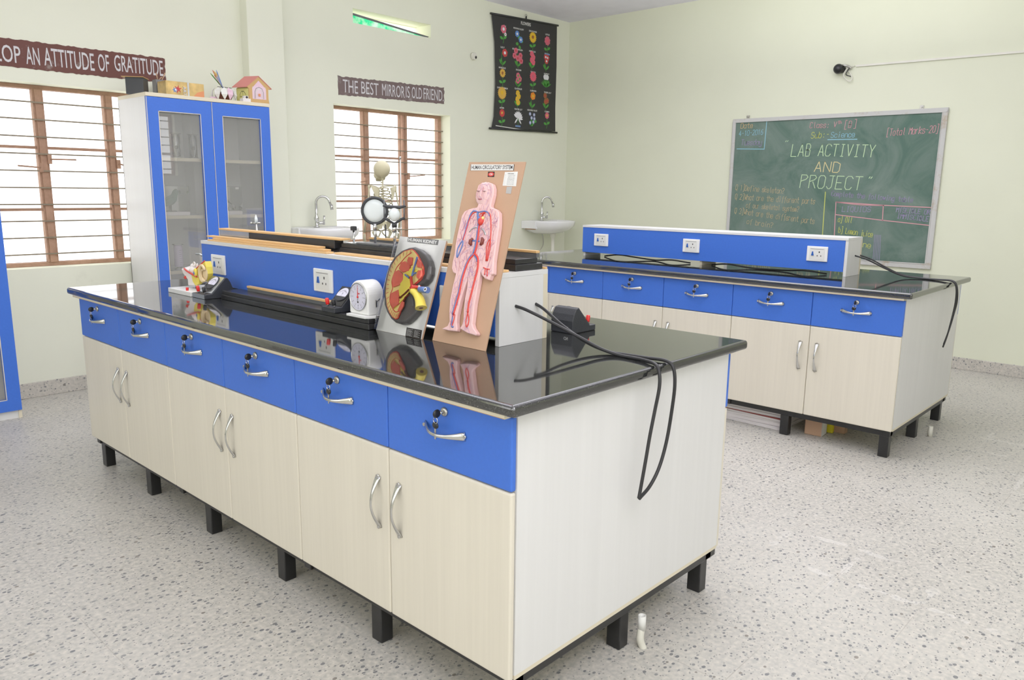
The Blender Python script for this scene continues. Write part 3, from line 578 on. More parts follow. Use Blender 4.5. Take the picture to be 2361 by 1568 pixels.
for i, (nm, lp, fp) in enumerate(PO_F):
    x, z = fp; tw = .011*len(nm)+.012
    put_text(m, nm, (lp[0]-tw/2, yP-.001, lp[1]-.009), (1, 0, .01), (0, 0, 1), tw, .016, 'paper', .012)
    F = FLW; g = F['green']
    if nm in ('ROSE', 'LOTUS', 'ASTER', 'COSMOS', 'MARIGOLD', 'DAHLIA', 'SUN FLOWER', 'CHRYSANTHEMUM'):
        a, b, r, n = {'ROSE': (F['pink'], F['white'], .044, 6), 'LOTUS': (F['pink'], F['dpink'], .05, 8), 'ASTER': (F['red'], F['gold'], .042, 14), 'COSMOS': (F['pink'], F['gold'], .037, 7), 'MARIGOLD': (F['gold'], F['brown'], .045, 12), 'DAHLIA': (F['dpink'], F['pink'], .055, 16), 'SUN FLOWER': (F['yellow'], F['brown'], .058, 18), 'CHRYSANTHEMUM': (F['gold'], F['yellow'], .066, 22)}[nm]
        stem([(x, z+.02), (x+.006, z-.05), (x-.004, z-.10)]); petal((x, z-.055), .5, .055, .03, g); petal((x, z-.06), pi-.3, .055, .03, g)
        bloom((x, z+.035), r, n, a, b, .0004)
        if n > 11: bloom((x, z+.035), r*.7, n, a, b, .0009)
        if nm == 'LOTUS': m.ribbon([(x-.035, yP-.0011, z-.10), (x+.04, yP-.0011, z-.10)], .014, (0, -1, 0), F['paleblue'])
        if nm == 'ROSE': bloom((x+.028, z-.012), .018, 5, F['white'], F['pink'], .0006)
    elif nm in ('MORNING GLORY', 'HEAVENLY BLUE'):
        for k in range(7 if nm[0] == 'H' else 4): petal((x+random.uniform(-.03, .03), z-.04+random.uniform(-.04, .05)), random.uniform(0, 6.3), .045, .035, g)
        for dx, dz in (((-.02, .05), (.035, .0)) if nm[0] == 'M' else ((-.035, .05), (.03, .045), (-.01, .01), (.035, .005), (-.03, -.04), (.02, -.03))): bloom((x+dx, z+dz), .034 if nm[0] == 'M' else .02, 9, F['blue'] if nm[0] == 'M' else F['violet'], F['white'], .0005)
    elif nm in ('LILY', 'CANNA', 'TIGER LILY', 'HIBISCUS', 'BOUGAINVILLEA', 'BALSAM', 'GLADIOLUS', 'ALAMANDA'):
        stem([(x-.02, z+.04), (x-.02, z-.03), (x-.005, z-.095)])
        for a in (.7, 2.3, 1.9): petal((x-.01, z-.08), a, .07, .024, g)
        col = {'LILY': ('red', 'white'), 'CANNA': ('red', 'white'), 'TIGER LILY': ('brown', 'red'), 'HIBISCUS': ('dpink', 'pink'), 'BOUGAINVILLEA': ('pink', 'red'), 'BALSAM': ('pink', 'green'), 'GLADIOLUS': ('yellow', 'gold'), 'ALAMANDA': ('orange', 'yellow')}[nm]
        sp = {'LILY': ((.025, .04),), 'ALAMANDA': ((.005, .04),), 'GLADIOLUS': ((-.005, .05), (.01, .02), (-.01, -.01), (.0, -.04)), 'HIBISCUS': ((-.01, .06), (.015, .03), (-.01, .0), (.015, -.02)), 'CANNA': ((-.015, .05), (.015, .045), (.0, .01)), 'TIGER LILY': ((-.02, .05), (.015, .0), (-.01, -.01)), 'BOUGAINVILLEA': ((-.04, .07), (-.01, .0), (.03, .03), (.04, -.02), (-.06, .02)), 'BALSAM': ((-.01, .03), (.015, .0), (-.015, -.02))}[nm]
        for dx, dz in sp: bloom((x+dx, z+dz), .032 if len(sp) > 1 else .042, 6, F[col[0]], F[col[1]], .0005)
    elif nm == 'JASMINE':
        for k in range(11): petal((x+random.uniform(-.012, .012), z-.06), .5+k*.21, .09, .014, g)
        for dx in (-.02, .012): bloom((x+dx, z+.045), .03, 5, F['white'], None, .0006)
    else:
        for k in range(9): petal((x, z-.005), .2+k*.34-.3, .075, .026, F['white'], .0004+k*1e-5)
        for k in (4.0, 5.4): petal((x, z), k, .08, .02, F['white'], .0003)
        stem([(x, z), (x, z-.075)]); m.ribbon([(x-.035, yP-.0011, z-.085), (x+.035, yP-.0011, z-.085)], .016, (0, -1, 0), F['paleblue'])
m.ribbon([(4.545, yP-.0011, 2.028), (4.93, yP-.0011, 2.012)], .007, (0, -1, 0), 'whiteg')
m.build('chart_sheet', pc, fix=False)
for nm, a, b in (('top_rod', PO_C[0], PO_C[1]), ('bottom_rod', PO_C[2], PO_C[3])):
    m = MB(['blackp']); m.tube((a[0], yP, a[1]), (b[0], yP, b[1]), .010); m.build(nm, pc)
m = MB(['blackp', 'chrome_b']); m.tube((4.982, yP, 3.11), (4.982, yP, 3.145), .008); m.sweep(arc((4.982, yP, 3.152), .012, 0, 2*pi, 14, (1, 0, 0), (0, 0, 1)), .003, 1, 6); m.build('hanging_hook', pc)

# ------------------------------------------------------------------ wash basins
def basin(cx, label, w_=.54):
    r = thing('wash_basin', (cx, YW, 1.0), label, 'sink', 'white wall basins beside the window')
    def outline(sc, z, dy=0.):
        pts = []; n = 28
        for i in range(n+1):
            a = pi+pi*i/n; c, s_ = cos(a), sin(a)
            pts.append(Vector((cx+(abs(c)**.55)*(1 if c > 0 else -1)*w_/2*sc, YW-.004+dy-(abs(s_)**.75)*.42*sc, z)))
        return pts
    m = MB(['ceramic'])
    rings = [outline(.40, .925, -.05), outline(.62, .94, -.03), outline(.86, .975, -.01), outline(.97, 1.01), outline(1., 1.05), outline(1., 1.064), outline(.97, 1.068)]
    inner = [outline(.84, 1.066, -.045), outline(.80, 1.03, -.05), outline(.62, .97, -.07), outline(.2, .955, -.14)]
    R = rings+inner; n = len(R[0]); vs = [p for q in R for p in q]; fs = []
    for i in range(len(R)-1):
        for j in range(n): fs.append((i*n+j, i*n+(j+1) % n, (i+1)*n+(j+1) % n, (i+1)*n+j))
    m.add(vs, fs, 0, True); m.add(R[-1], [tuple(range(n))], 0); m.add(R[0], [tuple(range(n))], 0)
    m.box(cx-w_/2, cx+w_/2-.18, YW-.20, YW-.004, .985, 1.064, 0)
    m.build('bowl', r)
    m = MB(['hard']); m.box(cx-w_/2+.03, cx-w_/2+.22, YW-.17, YW-.03, .972, .985); m.build('support_bracket', r)
    m = MB(['pvc']); m.lathe([(.034, .935), (.034, .905), (.026, .895), (.026, .885), (.019, .88), (.019, .80), (.018, .45), (.018, .42)], (cx+.03, YW-.2, 0), m=0, n=18); m.sweep(smooth([(cx+.03, YW-.2, .43), (cx+.03, YW-.15, .37), (cx+.03, YW-.02, .36)]), .02, n=10); m.build('drain_pipe', r)
    m = MB(['chrome_b']); m.sweep(smooth([(cx-.04, YW-.08, .97), (cx-.02, YW-.1, .88), (cx+.01, YW-.07, .78), (cx-.03, YW-.01, .7)]), .006, n=8); m.build('supply_hose', r)
    fx, fy = cx-.02, YW-.075
    f_ = MB(['chrome']); f_.lathe([(.024, 0), (.024, .006), (.014, .012), (.013, .05), (.02, .06), (.022, .075), (.014, .088), (.011, .10), (.011, .19)], (fx, fy, 1.066), n=16)
    rr = .055; d = Vector((.78, -.62, 0)).normalized()
    f_.sweep([Vector((fx, fy, 1.25))]+arc(Vector((fx, fy, 1.262))+d*rr, rr, pi, .25, 14, d, (0, 0, 1))+[Vector((fx, fy, 1.262))+d*(2*rr+.012)-Vector((0, 0, .025))], .0105, n=10)
    e_ = Vector((fx, fy, 1.262))+d*(2*rr+.012)-Vector((0, 0, .025)); f_.tube(e_+Vector((0, 0, .012)), e_-Vector((0, 0, .028))+d*.006, .014)
    ft = f_.build('faucet', r)
    h = MB(['chrome']); h.tube((fx, fy, 1.10), Vector((fx, fy, 1.10))+d*.055, .013); h.sweep([Vector((fx, fy, 1.085))+d*.058, Vector((fx, fy, 1.16))+d*.062], (.006, .008), n=8); h.build('faucet_lever', ft)
    return r
basin(5.245, 'white wall basin in the corner, right of the window and under the flower chart')
basin(2.385, 'white wall basin left of the window, beside the blue glass cabinet')
# ------------------------------------------------------------------ lab benches
CW, WB, ZD, ZB, ZT = .4776, 1.0879, .6658, .1547, .8689
def bow(mb, a, b, out, bulge, m='chrome', wmax=.0125, wmin=.0045, n=16):
    """arched pull handle from a to b, flared flat ends"""
    a = Vector(a); b = Vector(b); o = Vector(out); pts = []; ws = []
    for i in range(n+1):
        t = i/n; s_ = sin(pi*t); pts.append(a.lerp(b, t)+o*(bulge*s_)-(Vector((0, 0, .006*s_)) if abs(a.z-b.z) < .01 else Vector())); k = abs(2*t-1)
        ws.append((.0026+.001*k, wmin+(wmax-wmin)*k**2.2*(1 if t < .5 else 1.0)))
    up_ = o
    mb.sweep(pts, ws, m, 10, up=up_)
    for e in (a, b): mb.lathe([(.005, -.002), (.005, .006)], e, out, m, 10)
def cabinet_unit():
    r = thing('lab_cabinet', (0, 0, ZB), 'x', 'cabinet', 'cabinet units of the two lab benches')
    ca = MB(['white', 'edge']); ca.box(.0195, WB-.0195, .0, 2*CW, ZB+.012, ZT-.001, 0); ca.box(.0195, WB-.0195, .0, 2*CW, ZB, ZB+.012, 1); ca.box(-.001, .0195, .001, 2*CW-.001, ZD+.1915, ZT-.0005, 1)
    ca.build('carcass', r)
    for side in (0, 1):
        sx = -1 if side == 0 else 1; X0, X1 = (0, .018) if side == 0 else (WB-.018, WB)
        f = 0 if side == 0 else WB
        for k in range(2):
            y0, y1 = k*CW+.0012, (k+1)*CW-.0012; yc = (y0+y1)/2
            d = MB(['blue']); d.box(X0, X1, y0, y1, ZD+.0015, ZD+.1895); dr = d.build('drawer', r, bevel=.005, seg=3)
            h = MB(); bow(h, (f, yc+.077, .773), (f, yc-.077, .773), (sx, 0, 0), .034); h.build('handle', dr)
            if side == 0:
                l = MB(['chrome_b']); l.lathe([(.0125, 0), (.0125, .003), (.010, .006), (.006, .007)], (f, yc, .823), (sx, 0, 0)); l.build('lock', dr)
                q = MB(['blackp', 'chrome']); q.lathe([(.004, .006), (.004, .018)], (f, yc, .823), (sx, 0, 0), 1, 10); q.ball((f+sx*.028, yc, .823), (.013, .005, .0115), 0, 14, 8)
                q.sweep(arc((f+sx*.032, yc, .806), .008, 0, 2*pi, 14, (0, 1, 0), (0, 0, 1)), .0011, 1, 6)
                q.ball((f+sx*.030, yc+.003, .792), (.0045, .0115, .0095), 0, 14, 8); q.box(f+sx*.030-.001, f+sx*.030+.001, yc, yc+.006, .755, .785, 1)
                q.build('key', dr)
            g = MB(['cream']); g.box(X0, X1, y0, y1, ZB, ZD-.0015); do = g.build('door', r, bevel=.006, seg=3)
            yh = CW+.047*(1 if k else -1); h = MB(); bow(h, (f, yh, .572), (f, yh, .415), (sx, 0, 0), .030); h.build('handle', do)
    return r
proto = cabinet_unit()
def bench(ox, oy, words, which):
    for i in range(3):
        o = proto if (which == 0 and i == 0) else copy_tree(proto, (0, 0, 0))
        o.location = (ox, oy+i*2*CW, ZB); WL[o.name] = Vector(o.location); o['label'] = words[i]
    t = MB(['granite']); t.box(ox-.0387, ox+WB+.0387, oy-.0387, oy+6*CW+.0387, ZT, .9)
    wt = t.build('worktop', bevel=.010, seg=4)
    t = MB(['edge', 'tan']); t.box(ox-.026, ox+.0, oy+.002, oy+6*CW-.002, .8578, ZT-.0003, 0); t.box(ox-.0265, ox-.026, oy+.002, oy+6*CW-.002, .8578, .8592, 1); t.build('edge_board', wt)
    tag(wt, ('polished black granite worktop of the front bench, with the anatomy boards on it', 'polished black granite worktop of the rear bench in front of the chalkboard')[which], 'worktop')
    s = thing('bench_stand', (ox+WB/2, oy+3*CW, 0), ('black steel stand with square legs under the front bench', 'black steel stand with square legs under the rear bench, beside the stacked boards')[which], 'stand')
    m = MB(['steel_black'])
    for x in (ox+.03, ox+WB-.07): m.box(x, x+.04, oy+.012, oy+6*CW-.012, ZB-.036, ZB)
    for y in (oy+.012, oy+2*CW-.02, oy+4*CW-.02, oy+6*CW-.052): m.box(ox+.02, ox+WB+.0, y, y+.04, ZB-.036, ZB-.0005)
    m.build('frame', s, bevel=.003)
    for y in (.0185, .57, 1.125, 1.678, 2.257, 2.79):
        for x in (.0333, 1.0) + ((.517,) if y < .1 or y > 2.7 else ()):
            m = MB(['steel_black']); m.box(ox+x, ox+x+.045, oy+y, oy+y+.05, 0, ZB-.036); m.build('leg', s, bevel=.003)
bench(0, 0, ('nearest cabinet unit of the front bench, its white end panel facing the cables', 'middle cabinet unit of the front bench', 'farthest left cabinet unit of the front bench, towards the window wall'), 0)
BX = 2.9504
bench(BX, 0, ('rightmost cabinet unit of the rear bench, nearest the chalkboard end with the white end panel', 'middle cabinet unit of the rear bench', 'farthest cabinet unit of the rear bench, mostly hidden behind the front bench'), 1)

def riser(x0, y0, label, socks):
    """raised power box on the worktop"""
    x1 = x0+.232; y1 = y0+1.99; r = thing('power_socket_box', (x0, y0, .9), label, 'socket box')
    m = MB(['white', 'edge']); m.box(x0-.002, x1, y0, y1, 1.117, 1.132, 0); m.box(x0-.0028, x0-.0021, y0, y1, 1.117, 1.132, 0); m.build('top_panel', r, bevel=.0012)
    m = MB(['blue', 'edge']); m.box(x0, x0+.014, y0+.018, y1, .9285, 1.1165, 0); m.build('front_panel', r, bevel=.001)
    m = MB(['white']); m.box(x1-.016, x1, y0+.018, y1, .94, 1.1165); m.build('back_panel', r)
    m = MB(['white', 'edge'])
    m.box(x0+.001, x1-.0005, y0, y0+.017, .9006, 1.1165, 0)
    m.box(x1-.022, x1-.0005, y0-.0007, y0, .9006, 1.1165, 1); m.build('end_panel', r, bevel=.0008)
    m = MB(['white']); m.box(x0+.016, x1-.02, y1-.017, y1, .9006, 1.1165); m.build('end_panel', r)
    for yy in (y0+.97,): m = MB(['edge']); m.box(x0+.016, x1-.02, yy, yy+.017, .9006, 1.1165); m.build('divider_panel', r)
    for y in socks:
        p = MB(['whitep', 'whiteg', 'grey']); p.box(x0-.009, x0, y-.064, y+.064, .982, 1.073, 0); so = p.build('socket_outlet', r, bevel=.003)
        q = MB(['whiteg', 'grey', 'dark']); xx = x0-.0105; q.box(xx, x0-.009, y-.046, y+.046, .992, 1.063, 0)
        q.box(xx-.0004, xx, y-.04, y+.04, 1.056, 1.0585, 1)
        for dy, dz, s_ in ((-.014, .0115, .0032), (-.003, -.011, .0024), (-.025, -.011, .0024)): q.box(xx-.0006, xx, y+dy-s_, y+dy+s_, 1.0275+dz-s_*1.6, 1.0275+dz+s_*1.6, 2)
        q.build('socket_face', so)
        q = MB(['bluep']); q.prism([(xx, y+.018, 1.017), (xx, y+.034, 1.017), (xx, y+.031, 1.031), (xx, y+.029, 1.042), (xx, y+.023, 1.042), (xx, y+.022, 1.032)], (-.004, 0, 0)); q.build('switch', so)
    return r
riser(.431, .461, 'long blue and white power socket box along the front bench, loaded with black wooden stands', (.667, 1.418, 2.28))
riser(3.457, .492, 'long blue and white power socket box along the rear bench, empty on top', (.671, 1.54, 2.303))

def cable(name, pts, label, r_=.0052, grp=None, wire=None):
    m = MB(['rubber']); P = smooth(pts, 8); m.sweep(P, r_, 0, 10); return tag(m.build(name), label, 'cable', grp)
cable('power_cable', [(.507,.466,1.024),(.515,.42,1.014),(.535,.34,.985),(.56,.24,.945),(.575,.17,.918),(.585,.11,.9062),(.582,.03,.9062),(.560,-.03,.9065),(.545,-.056,.892),(.536,-.066,.85),(.524,-.062,.78),(.508,-.06,.71),(.492,-.06,.64),(.475,-.06,.57),(.466,-.06,.535)], 'black cable from the front hole of the front box, inner strand over the bench end', grp='cables over the front bench end')
cable('power_cable', [(.606,.466,1.022),(.603,.42,1.006),(.598,.34,.965),(.593,.24,.926),(.598,.16,.9075),(.604,.10,.9062),(.612,.03,.9062),(.618,-.03,.9065),(.618,-.058,.890),(.615,-.068,.84),(.612,-.064,.76),(.598,-.06,.67),(.565,-.06,.60),(.52,-.06,.556),(.468,-.06,.5335)], 'black cable from the rear hole of the front box, outer loop over the bench end', grp='cables over the front bench end')
cable('power_cable', [(3.583,.497,1.023),(3.60,.42,1.0),(3.63,.33,.955),(3.67,.24,.915),(3.69,.15,.906),(3.675,.05,.906),(3.652,-.03,.908),(3.645,-.06,.88),(3.65,-.066,.80),(3.64,-.06,.70),(3.58,-.06,.60),(3.52,-.06,.545)], 'black cable from the front hole of the rear socket box, hanging over the bench end', .0045, 'cables over the rear bench end')
cable('power_cable', [(3.672,.497,1.021),(3.68,.43,1.0),(3.69,.34,.955),(3.70,.25,.918),(3.71,.15,.906),(3.70,.05,.906),(3.672,-.03,.908),(3.662,-.06,.88),(3.664,-.07,.80),(3.652,-.064,.72),(3.605,-.06,.63),(3.53,-.06,.56)], 'black cable from the rear hole of the rear socket box, hanging over the bench end', .0045, 'cables over the rear bench end')
# loose cables lying beneath the rear socket box
m = MB(['rubber'])
m.sweep(smooth([(3.50, 2.3, .905), (3.47, 2.15, .925), (3.48, 2.0, .915), (3.50, 1.85, .905), (3.47, 1.7, .918), (3.49, 1.56, .906)]), .005, 0, 8)
tag(m.build('loose_cable'), 'loose black cable sagging beneath the left half of the rear socket box', 'cable')
m = MB(['rubber']); m.sweep(smooth([(3.50, 1.4, .905), (3.47, 1.27, .92), (3.48, 1.1, .906), (3.50, .9, .906), (3.475, .75, .918), (3.5, .62, .906)]), .005, 0, 8)
tag(m.build('loose_cable'), 'loose black cable sagging beneath the right half of the rear socket box', 'cable')

# ------------------------------------------------------------------ wall cabinets
def tall_cabinet(x0, yf, wd, label, gl):
    H = 1.975; D = YW-.016-yf; r = thing('display_cabinet', (x0+wd/2, yf+D/2, 0), label, 'cabinet', 'tall blue glass-door cabinets'); y1 = yf+D
    m = MB(['white', 'edge']); t = .018
    m.box(x0, x0+t, yf+.02, y1, .05, H-.024, 0); m.box(x0+wd-t, x0+wd, yf+.02, y1, .05, H-.024, 0); m.box(x0, x0+wd, y1-.006, y1, .05, H-.024, 0); m.box(x0, x0+wd, yf+.02, y1, .05, .068, 0)
    m.box(x0+wd/2-.009, x0+wd/2+.009, yf+.30, y1-.006, .068, H-.024, 0); m.build('carcass', r)
    m = MB(['edge']); m.box(x0-.002, x0+wd+.002, yf-.002, y1, H-.024, H); m.build('top_panel', r, bevel=.002)
    m = MB(['white', 'edge']); m.box(x0+.002, x0+wd-.002, yf+.02, y1, 0, .05, 0); m.box(x0+wd-.018, x0+wd-.001, yf+.012, yf+.02, 0, .05, 1); m.build('plinth', r)
    for z in (1.55, 1.168, .795, .42):
        m = MB(['white', 'edge']); m.box(x0+t, x0+wd-t, yf+.045, y1-.006, z, z+.022, 0); m.box(x0+t, x0+wd-t, yf+.043, yf+.045, z, z+.022, 1); m.build('shelf', r)
    for k in (0, 1):
        a, b = x0+k*wd/2+.0015, x0+(k+1)*wd/2-.0015; ga, gb = gl[k]; za, zb = .125, H-.115
        m = MB(['blue', 'edge']); y0 = yf; yb = yf+.018
        m.box(a, ga, y0, yb, .052, H-.026, 0); m.box(gb, b, y0, yb, .052, H-.026, 0); m.box(ga, gb, y0, yb, .052, za, 0); m.box(ga, gb, y0, yb, zb, H-.026, 0)
        e = .004
        m.box(ga-e, ga, y0-.0008, y0, za-e, zb+e, 1); m.box(gb, gb+e, y0-.0008, y0, za-e, zb+e, 1); m.box(ga-e, gb+e, y0-.0008, y0, zb, zb+e, 1); m.box(ga-e, gb+e, y0-.0008, y0, za-e, za, 1)
        m.box(a-.001, a+.002, y0-.0008, y0, .052, H-.026, 1)
        d = m.build('door', r)
        g = MB(['cglass']); g.add([(ga, yb-.004, za), (gb, yb-.004, za), (gb, yb-.004, zb), (ga, yb-.004, zb)], [(0, 1, 2, 3)]); g.build('glass_pane', d)
    return r
YC = 4.035
tall_cabinet(.878, YC, .872, 'tall blue display cabinet with two glass doors beside the pillar, crafts standing on top', [(.955, 1.231), (1.392, 1.672)])
tall_cabinet(-.868, YC-.01, .872, 'tall blue display cabinet at the left edge, in front of the left window', [(-.79, -.51), (-.352, -.073)])

# inside the cabinet
def hourglass(x, label):
    r = thing('glass_apparatus', (x, 4.15, 1.572), label, 'glassware', 'glass stands on the top shelf'); z = 1.5725
    for zz, n_ in ((z, 'base'), (z+.157, 'cap')): m = MB(['chrome_b']); m.lathe([(.034, 0), (.034, .006), (.028, .009)] if n_ == 'base' else [(.028, 0), (.036, .004), (.036, .007)], (x, 4.15, zz), n=20); m.build(n_, r)
    m = MB(['caseglass']); m.lathe([(.027, z+.009), (.027, z+.157)], (x, 4.15, 0), n=20); m.build('glass_tube', r)
    m = MB(['paper', 'dark']); m.tube((x, 4.15, z+.009), (x, 4.15, z+.157), .005, 0); m.ball((x, 4.15, z+.07), (.012, .012, .014), 1); m.build('plunger', r)
hourglass(1.222, 'clear glass tube stand with bright core, right one on the top cabinet shelf')
hourglass(1.105, 'clear glass tube stand, left one on the top shelf of the cabinet behind the reflection')
def case(x0, x1, zt, nm, label, label2):
    r = thing('specimen_case', ((x0+x1)/2, 4.2, 1.19), label, 'display case', 'clear specimen cases in the cabinet')
    m = MB(['foamw']); m.box(x0, x1, 4.11, 4.28, 1.1905, 1.214); m.build('base', r, bevel=.001)
    m = MB(['caseglass', 'grey'])
    for q in ([(x0, 4.11), (x1, 4.11)], [(x1, 4.11), (x1, 4.28)], [(x1, 4.28), (x0, 4.28)], [(x0, 4.28), (x0, 4.11)]):
        m.add([(*q[0], 1.2142), (*q[1], 1.2142), (*q[1], zt), (*q[0], zt)], [(0, 1, 2, 3)], 0)
    m.add([(x0, 4.11, zt), (x1, 4.11, zt), (x1, 4.28, zt), (x0, 4.28, zt)], [(0, 1, 2, 3)], 0)
    for a, b in (((x0, 4.11, zt), (x1, 4.11, zt)), ((x1, 4.11, 1.214), (x1, 4.11, zt)), ((x1, 4.11, zt), (x1, 4.28, zt)), ((x0, 4.11, 1.214), (x0, 4.11, zt))): m.tube(a, b, .0009, 1, 5)
    if nm == 'silver_bird': m.box(x1-.045, x1-.02, 4.108, 4.11, zt-.018, zt-.004, 0); m.mats.append('paper'); m.m[-6:] = [2]*6
    m.build('glass_cover', r); return r
case(.925, 1.153, 1.385, 'parrot', 'clear display case holding a green parrot model', '')
case(1.33, 1.540, 1.387, 'silver_bird', 'clear display case holding a silver grey bird model on the right', '')
p = thing('parrot_model', (1.05, 4.19, 1.2145), 'green parrot model facing right inside the left display case', 'bird model')
m = MB(['parrot', 'parrot2']); y = 4.19
m.sweep([(.968, y, 1.250), (.985, y, 1.257), (1.01, y, 1.268), (1.035, y, 1.278), (1.06, y, 1.290), (1.078, y, 1.305), (1.088, y, 1.325), (1.096, y, 1.343), (1.10, y, 1.358), (1.102, y, 1.366)], [(.004, .006), (.010, .012), (.022, .02), (.031, .026), (.033, .029), (.028, .026), (.021, .021), (.021, .020), (.015, .015), (.004, .004)], 0, 14, up=(0, 0, 1))
b_ = m.build('body', p)
m = MB(['parrot2']); m.sweep([(1.108, y, 1.352), (1.122, y, 1.350), (1.128, y, 1.340), (1.124, y, 1.330)], [(.008, .008), (.008, .007), (.005, .005), (.001, .001)], 0, 10); m.build('beak', p)
m = MB(['parrot']); m.sweep([(1.075, y-.022, 1.300), (1.04, y-.028, 1.280), (1.0, y-.02, 1.262), (.975, y-.01, 1.252)], [(.016, .006), (.022, .007), (.012, .005), (.002, .002)], 0, 10, up=(0, 0, 1)); m.build('wing', p)
m = MB(['dark']); m.tube((1.045, y, 1.216), (1.05, y, 1.262), .005); m.tube((1.057, y, 1.216), (1.06, y, 1.262), .005); m.box(1.02, 1.09, y-.02, y+.02, 1.2142, 1.218); m.build('leg', p)
p = thing('bird_model', (1.45, 4.19, 1.2145), 'silver grey bird model with lowered head inside the right display case', 'bird model')
m = MB(['alu', 'dark']); m.sweep([(1.365, y, 1.33), (1.39, y, 1.318), (1.41, y, 1.30), (1.44, y, 1.285), (1.47, y, 1.268), (1.50, y, 1.248), (1.515, y, 1.236), (1.53, y, 1.228)], [(.004, .004), (.010, .012), (.022, .02), (.028, .024), (.024, .022), (.016, .015), (.014, .013), (.004, .004)], 0, 12, up=(0, 0, 1)); m.build('body', p)
m = MB(['blackm']); m.sweep([(1.36, y-.02, 1.335), (1.40, y-.024, 1.315), (1.45, y-.022, 1.29), (1.50, y-.014, 1.26)], [(.004, .003), (.012, .005), (.014, .005), (.003, .002)], 0, 8, up=(0, 0, 1)); m.build('wing', p)
m = MB(['dark']); m.tube((1.42, y, 1.214), (1.43, y, 1.27), .004); m.tube((1.475, y, 1.214), (1.475, y, 1.255), .004); m.ball((1.515, y-.005, 1.234), .013); m.build('leg', p)
r = thing('measuring_cylinder', (1.07, 4.15, .8175), 'lilac glass measuring cylinder with graduation marks on the lower shelf', 'glassware')
m = MB(['caseglass']); m.lathe([(.034, 0), (.034, .006), (.014, .014), (.014, .02)], (1.07, 4.15, .8175)); m.lathe([(.026, .168), (.038, .172), (.038, .176), (.026, .178)], (1.07, 4.15, .8175)); m.build('foot_and_rim', r)
m = MB(['lilac', 'grey']); m.lathe([(.027, .02), (.029, .024), (.029, .145), (.026, .168)], (1.07, 4.15, .8175))
for i in range(8): m.box(1.062, 1.07+(.008 if i % 2 else .003), 4.1195, 4.1205, .8175+.035+i*.014, .8175+.037+i*.014, 1)
m.build('tube', r)
# ------------------------------------------------------------------ crafts on top of the cabinet
ZT2 = 1.9755
r = thing('card_box_model', (.93, 4.26, ZT2), 'black card box model with a loose lid and two round stickers, leftmost on the cabinet', 'craft model')
m = MB(['blk_card', 'card']); m.T = Matrix.Translation((.925, 4.27, ZT2)) @ Matrix.Rotation(radians(-38), 4, 'Z')
m.box(-.055, .055, -.055, .055, 0, .105, 0); m.build('body', r)
l = MB(['card', 'blk_card']); l.T = m.T.copy(); l.box(-.075, .06, -.07, .06, .106, .109, 0); l.build('lid', r)
k = MB([mat('sticker_blue', (90, 160, 220)), mat('sticker_green', (150, 190, 60))]); k.T = m.T.copy(); k.lathe([(.009, 0), (.009, .0008)], (-.0555, .03, .078), (-1, 0, 0), 0, 14); k.lathe([(.009, 0), (.009, .0008)], (-.0555, -.03, .088), (-1, 0, 0), 1, 14); k.build('sticker', r)
r = thing('gift_wrapped_box', (1.2, 4.28, ZT2), 'box wrapped in shiny gold paper printed with a star and the word ART', 'box')
m = MB(['gold', 'orange', 'grey']); m.box(1.085, 1.35, 4.2, 4.33, ZT2, ZT2+.105, 0); m.add([(1.255, 4.1992, ZT2+.001), (1.348, 4.1992, ZT2+.001), (1.348, 4.1992, ZT2+.06), (1.30, 4.1992, ZT2+.045)], [(0, 1, 2, 3)], 1); m.build('box', r, bevel=.002)
def star(m, c, R, r2, n, mt, y, rot=0.):
    m.add([(c[0]+cos(rot+pi*i/n)*(R if i % 2 == 0 else r2), y, c[1]+sin(rot+pi*i/n)*(R if i % 2 == 0 else r2)) for i in range(2*n)], [tuple(range(2*n))], mt)
k = MB([FLW['red'], FLW['blue'], 'paper', 'dark', 'alu']); star(k, (1.165, ZT2+.055), .03, .011, 6, 0, 4.1988, .3); star(k, (1.145, ZT2+.048), .022, .008, 6, 1, 4.1985); star(k, (1.15, ZT2+.05), .01, .004, 5, 2, 4.198)
k.box(1.232, 1.244, 4.1985, 4.1995, ZT2, ZT2+.105, 4)
put_text(k, 'ART', (1.199, 4.198, ZT2+.078), (0, 0, -1), (1, 0, 0), .062, .024, 3, .03); put_text(k, 'ART', (1.201, 4.1975, ZT2+.077), (0, 0, -1), (1, 0, 0), .06, .021, 2, .0); k.build('printed_label', r)
r = thing('twig_craft', (1.12, 4.4, ZT2), 'grey craft piece with upright twigs standing behind the gold box', 'craft model')
m = MB(['grey', 'hard']); m.box(1.09, 1.2, 4.36, 4.42, ZT2, ZT2+.125, 0)
for a, b in (((1.11, 4.38, ZT2+.125), (1.105, 4.38, ZT2+.17)), ((1.14, 4.38, ZT2+.125), (1.165, 4.38, ZT2+.175)), ((1.12, 4.38, ZT2+.125), (1.14, 4.38, ZT2+.145))): m.sweep([a, b], .004, 1, 6)
m.build('body', r)
r = thing('feather_basket_craft', (1.49, 4.2, ZT2), 'brown bowl craft ringed with pale paper petals and a tuft of coloured feathers', 'craft model')
m = MB(['brown']); m.lathe([(.02, 0), (.045, .012), (.062, .045), (.064, .06), (.055, .06), (.03, .02)], (1.495, 4.2, ZT2)); m.build('bowl', r)
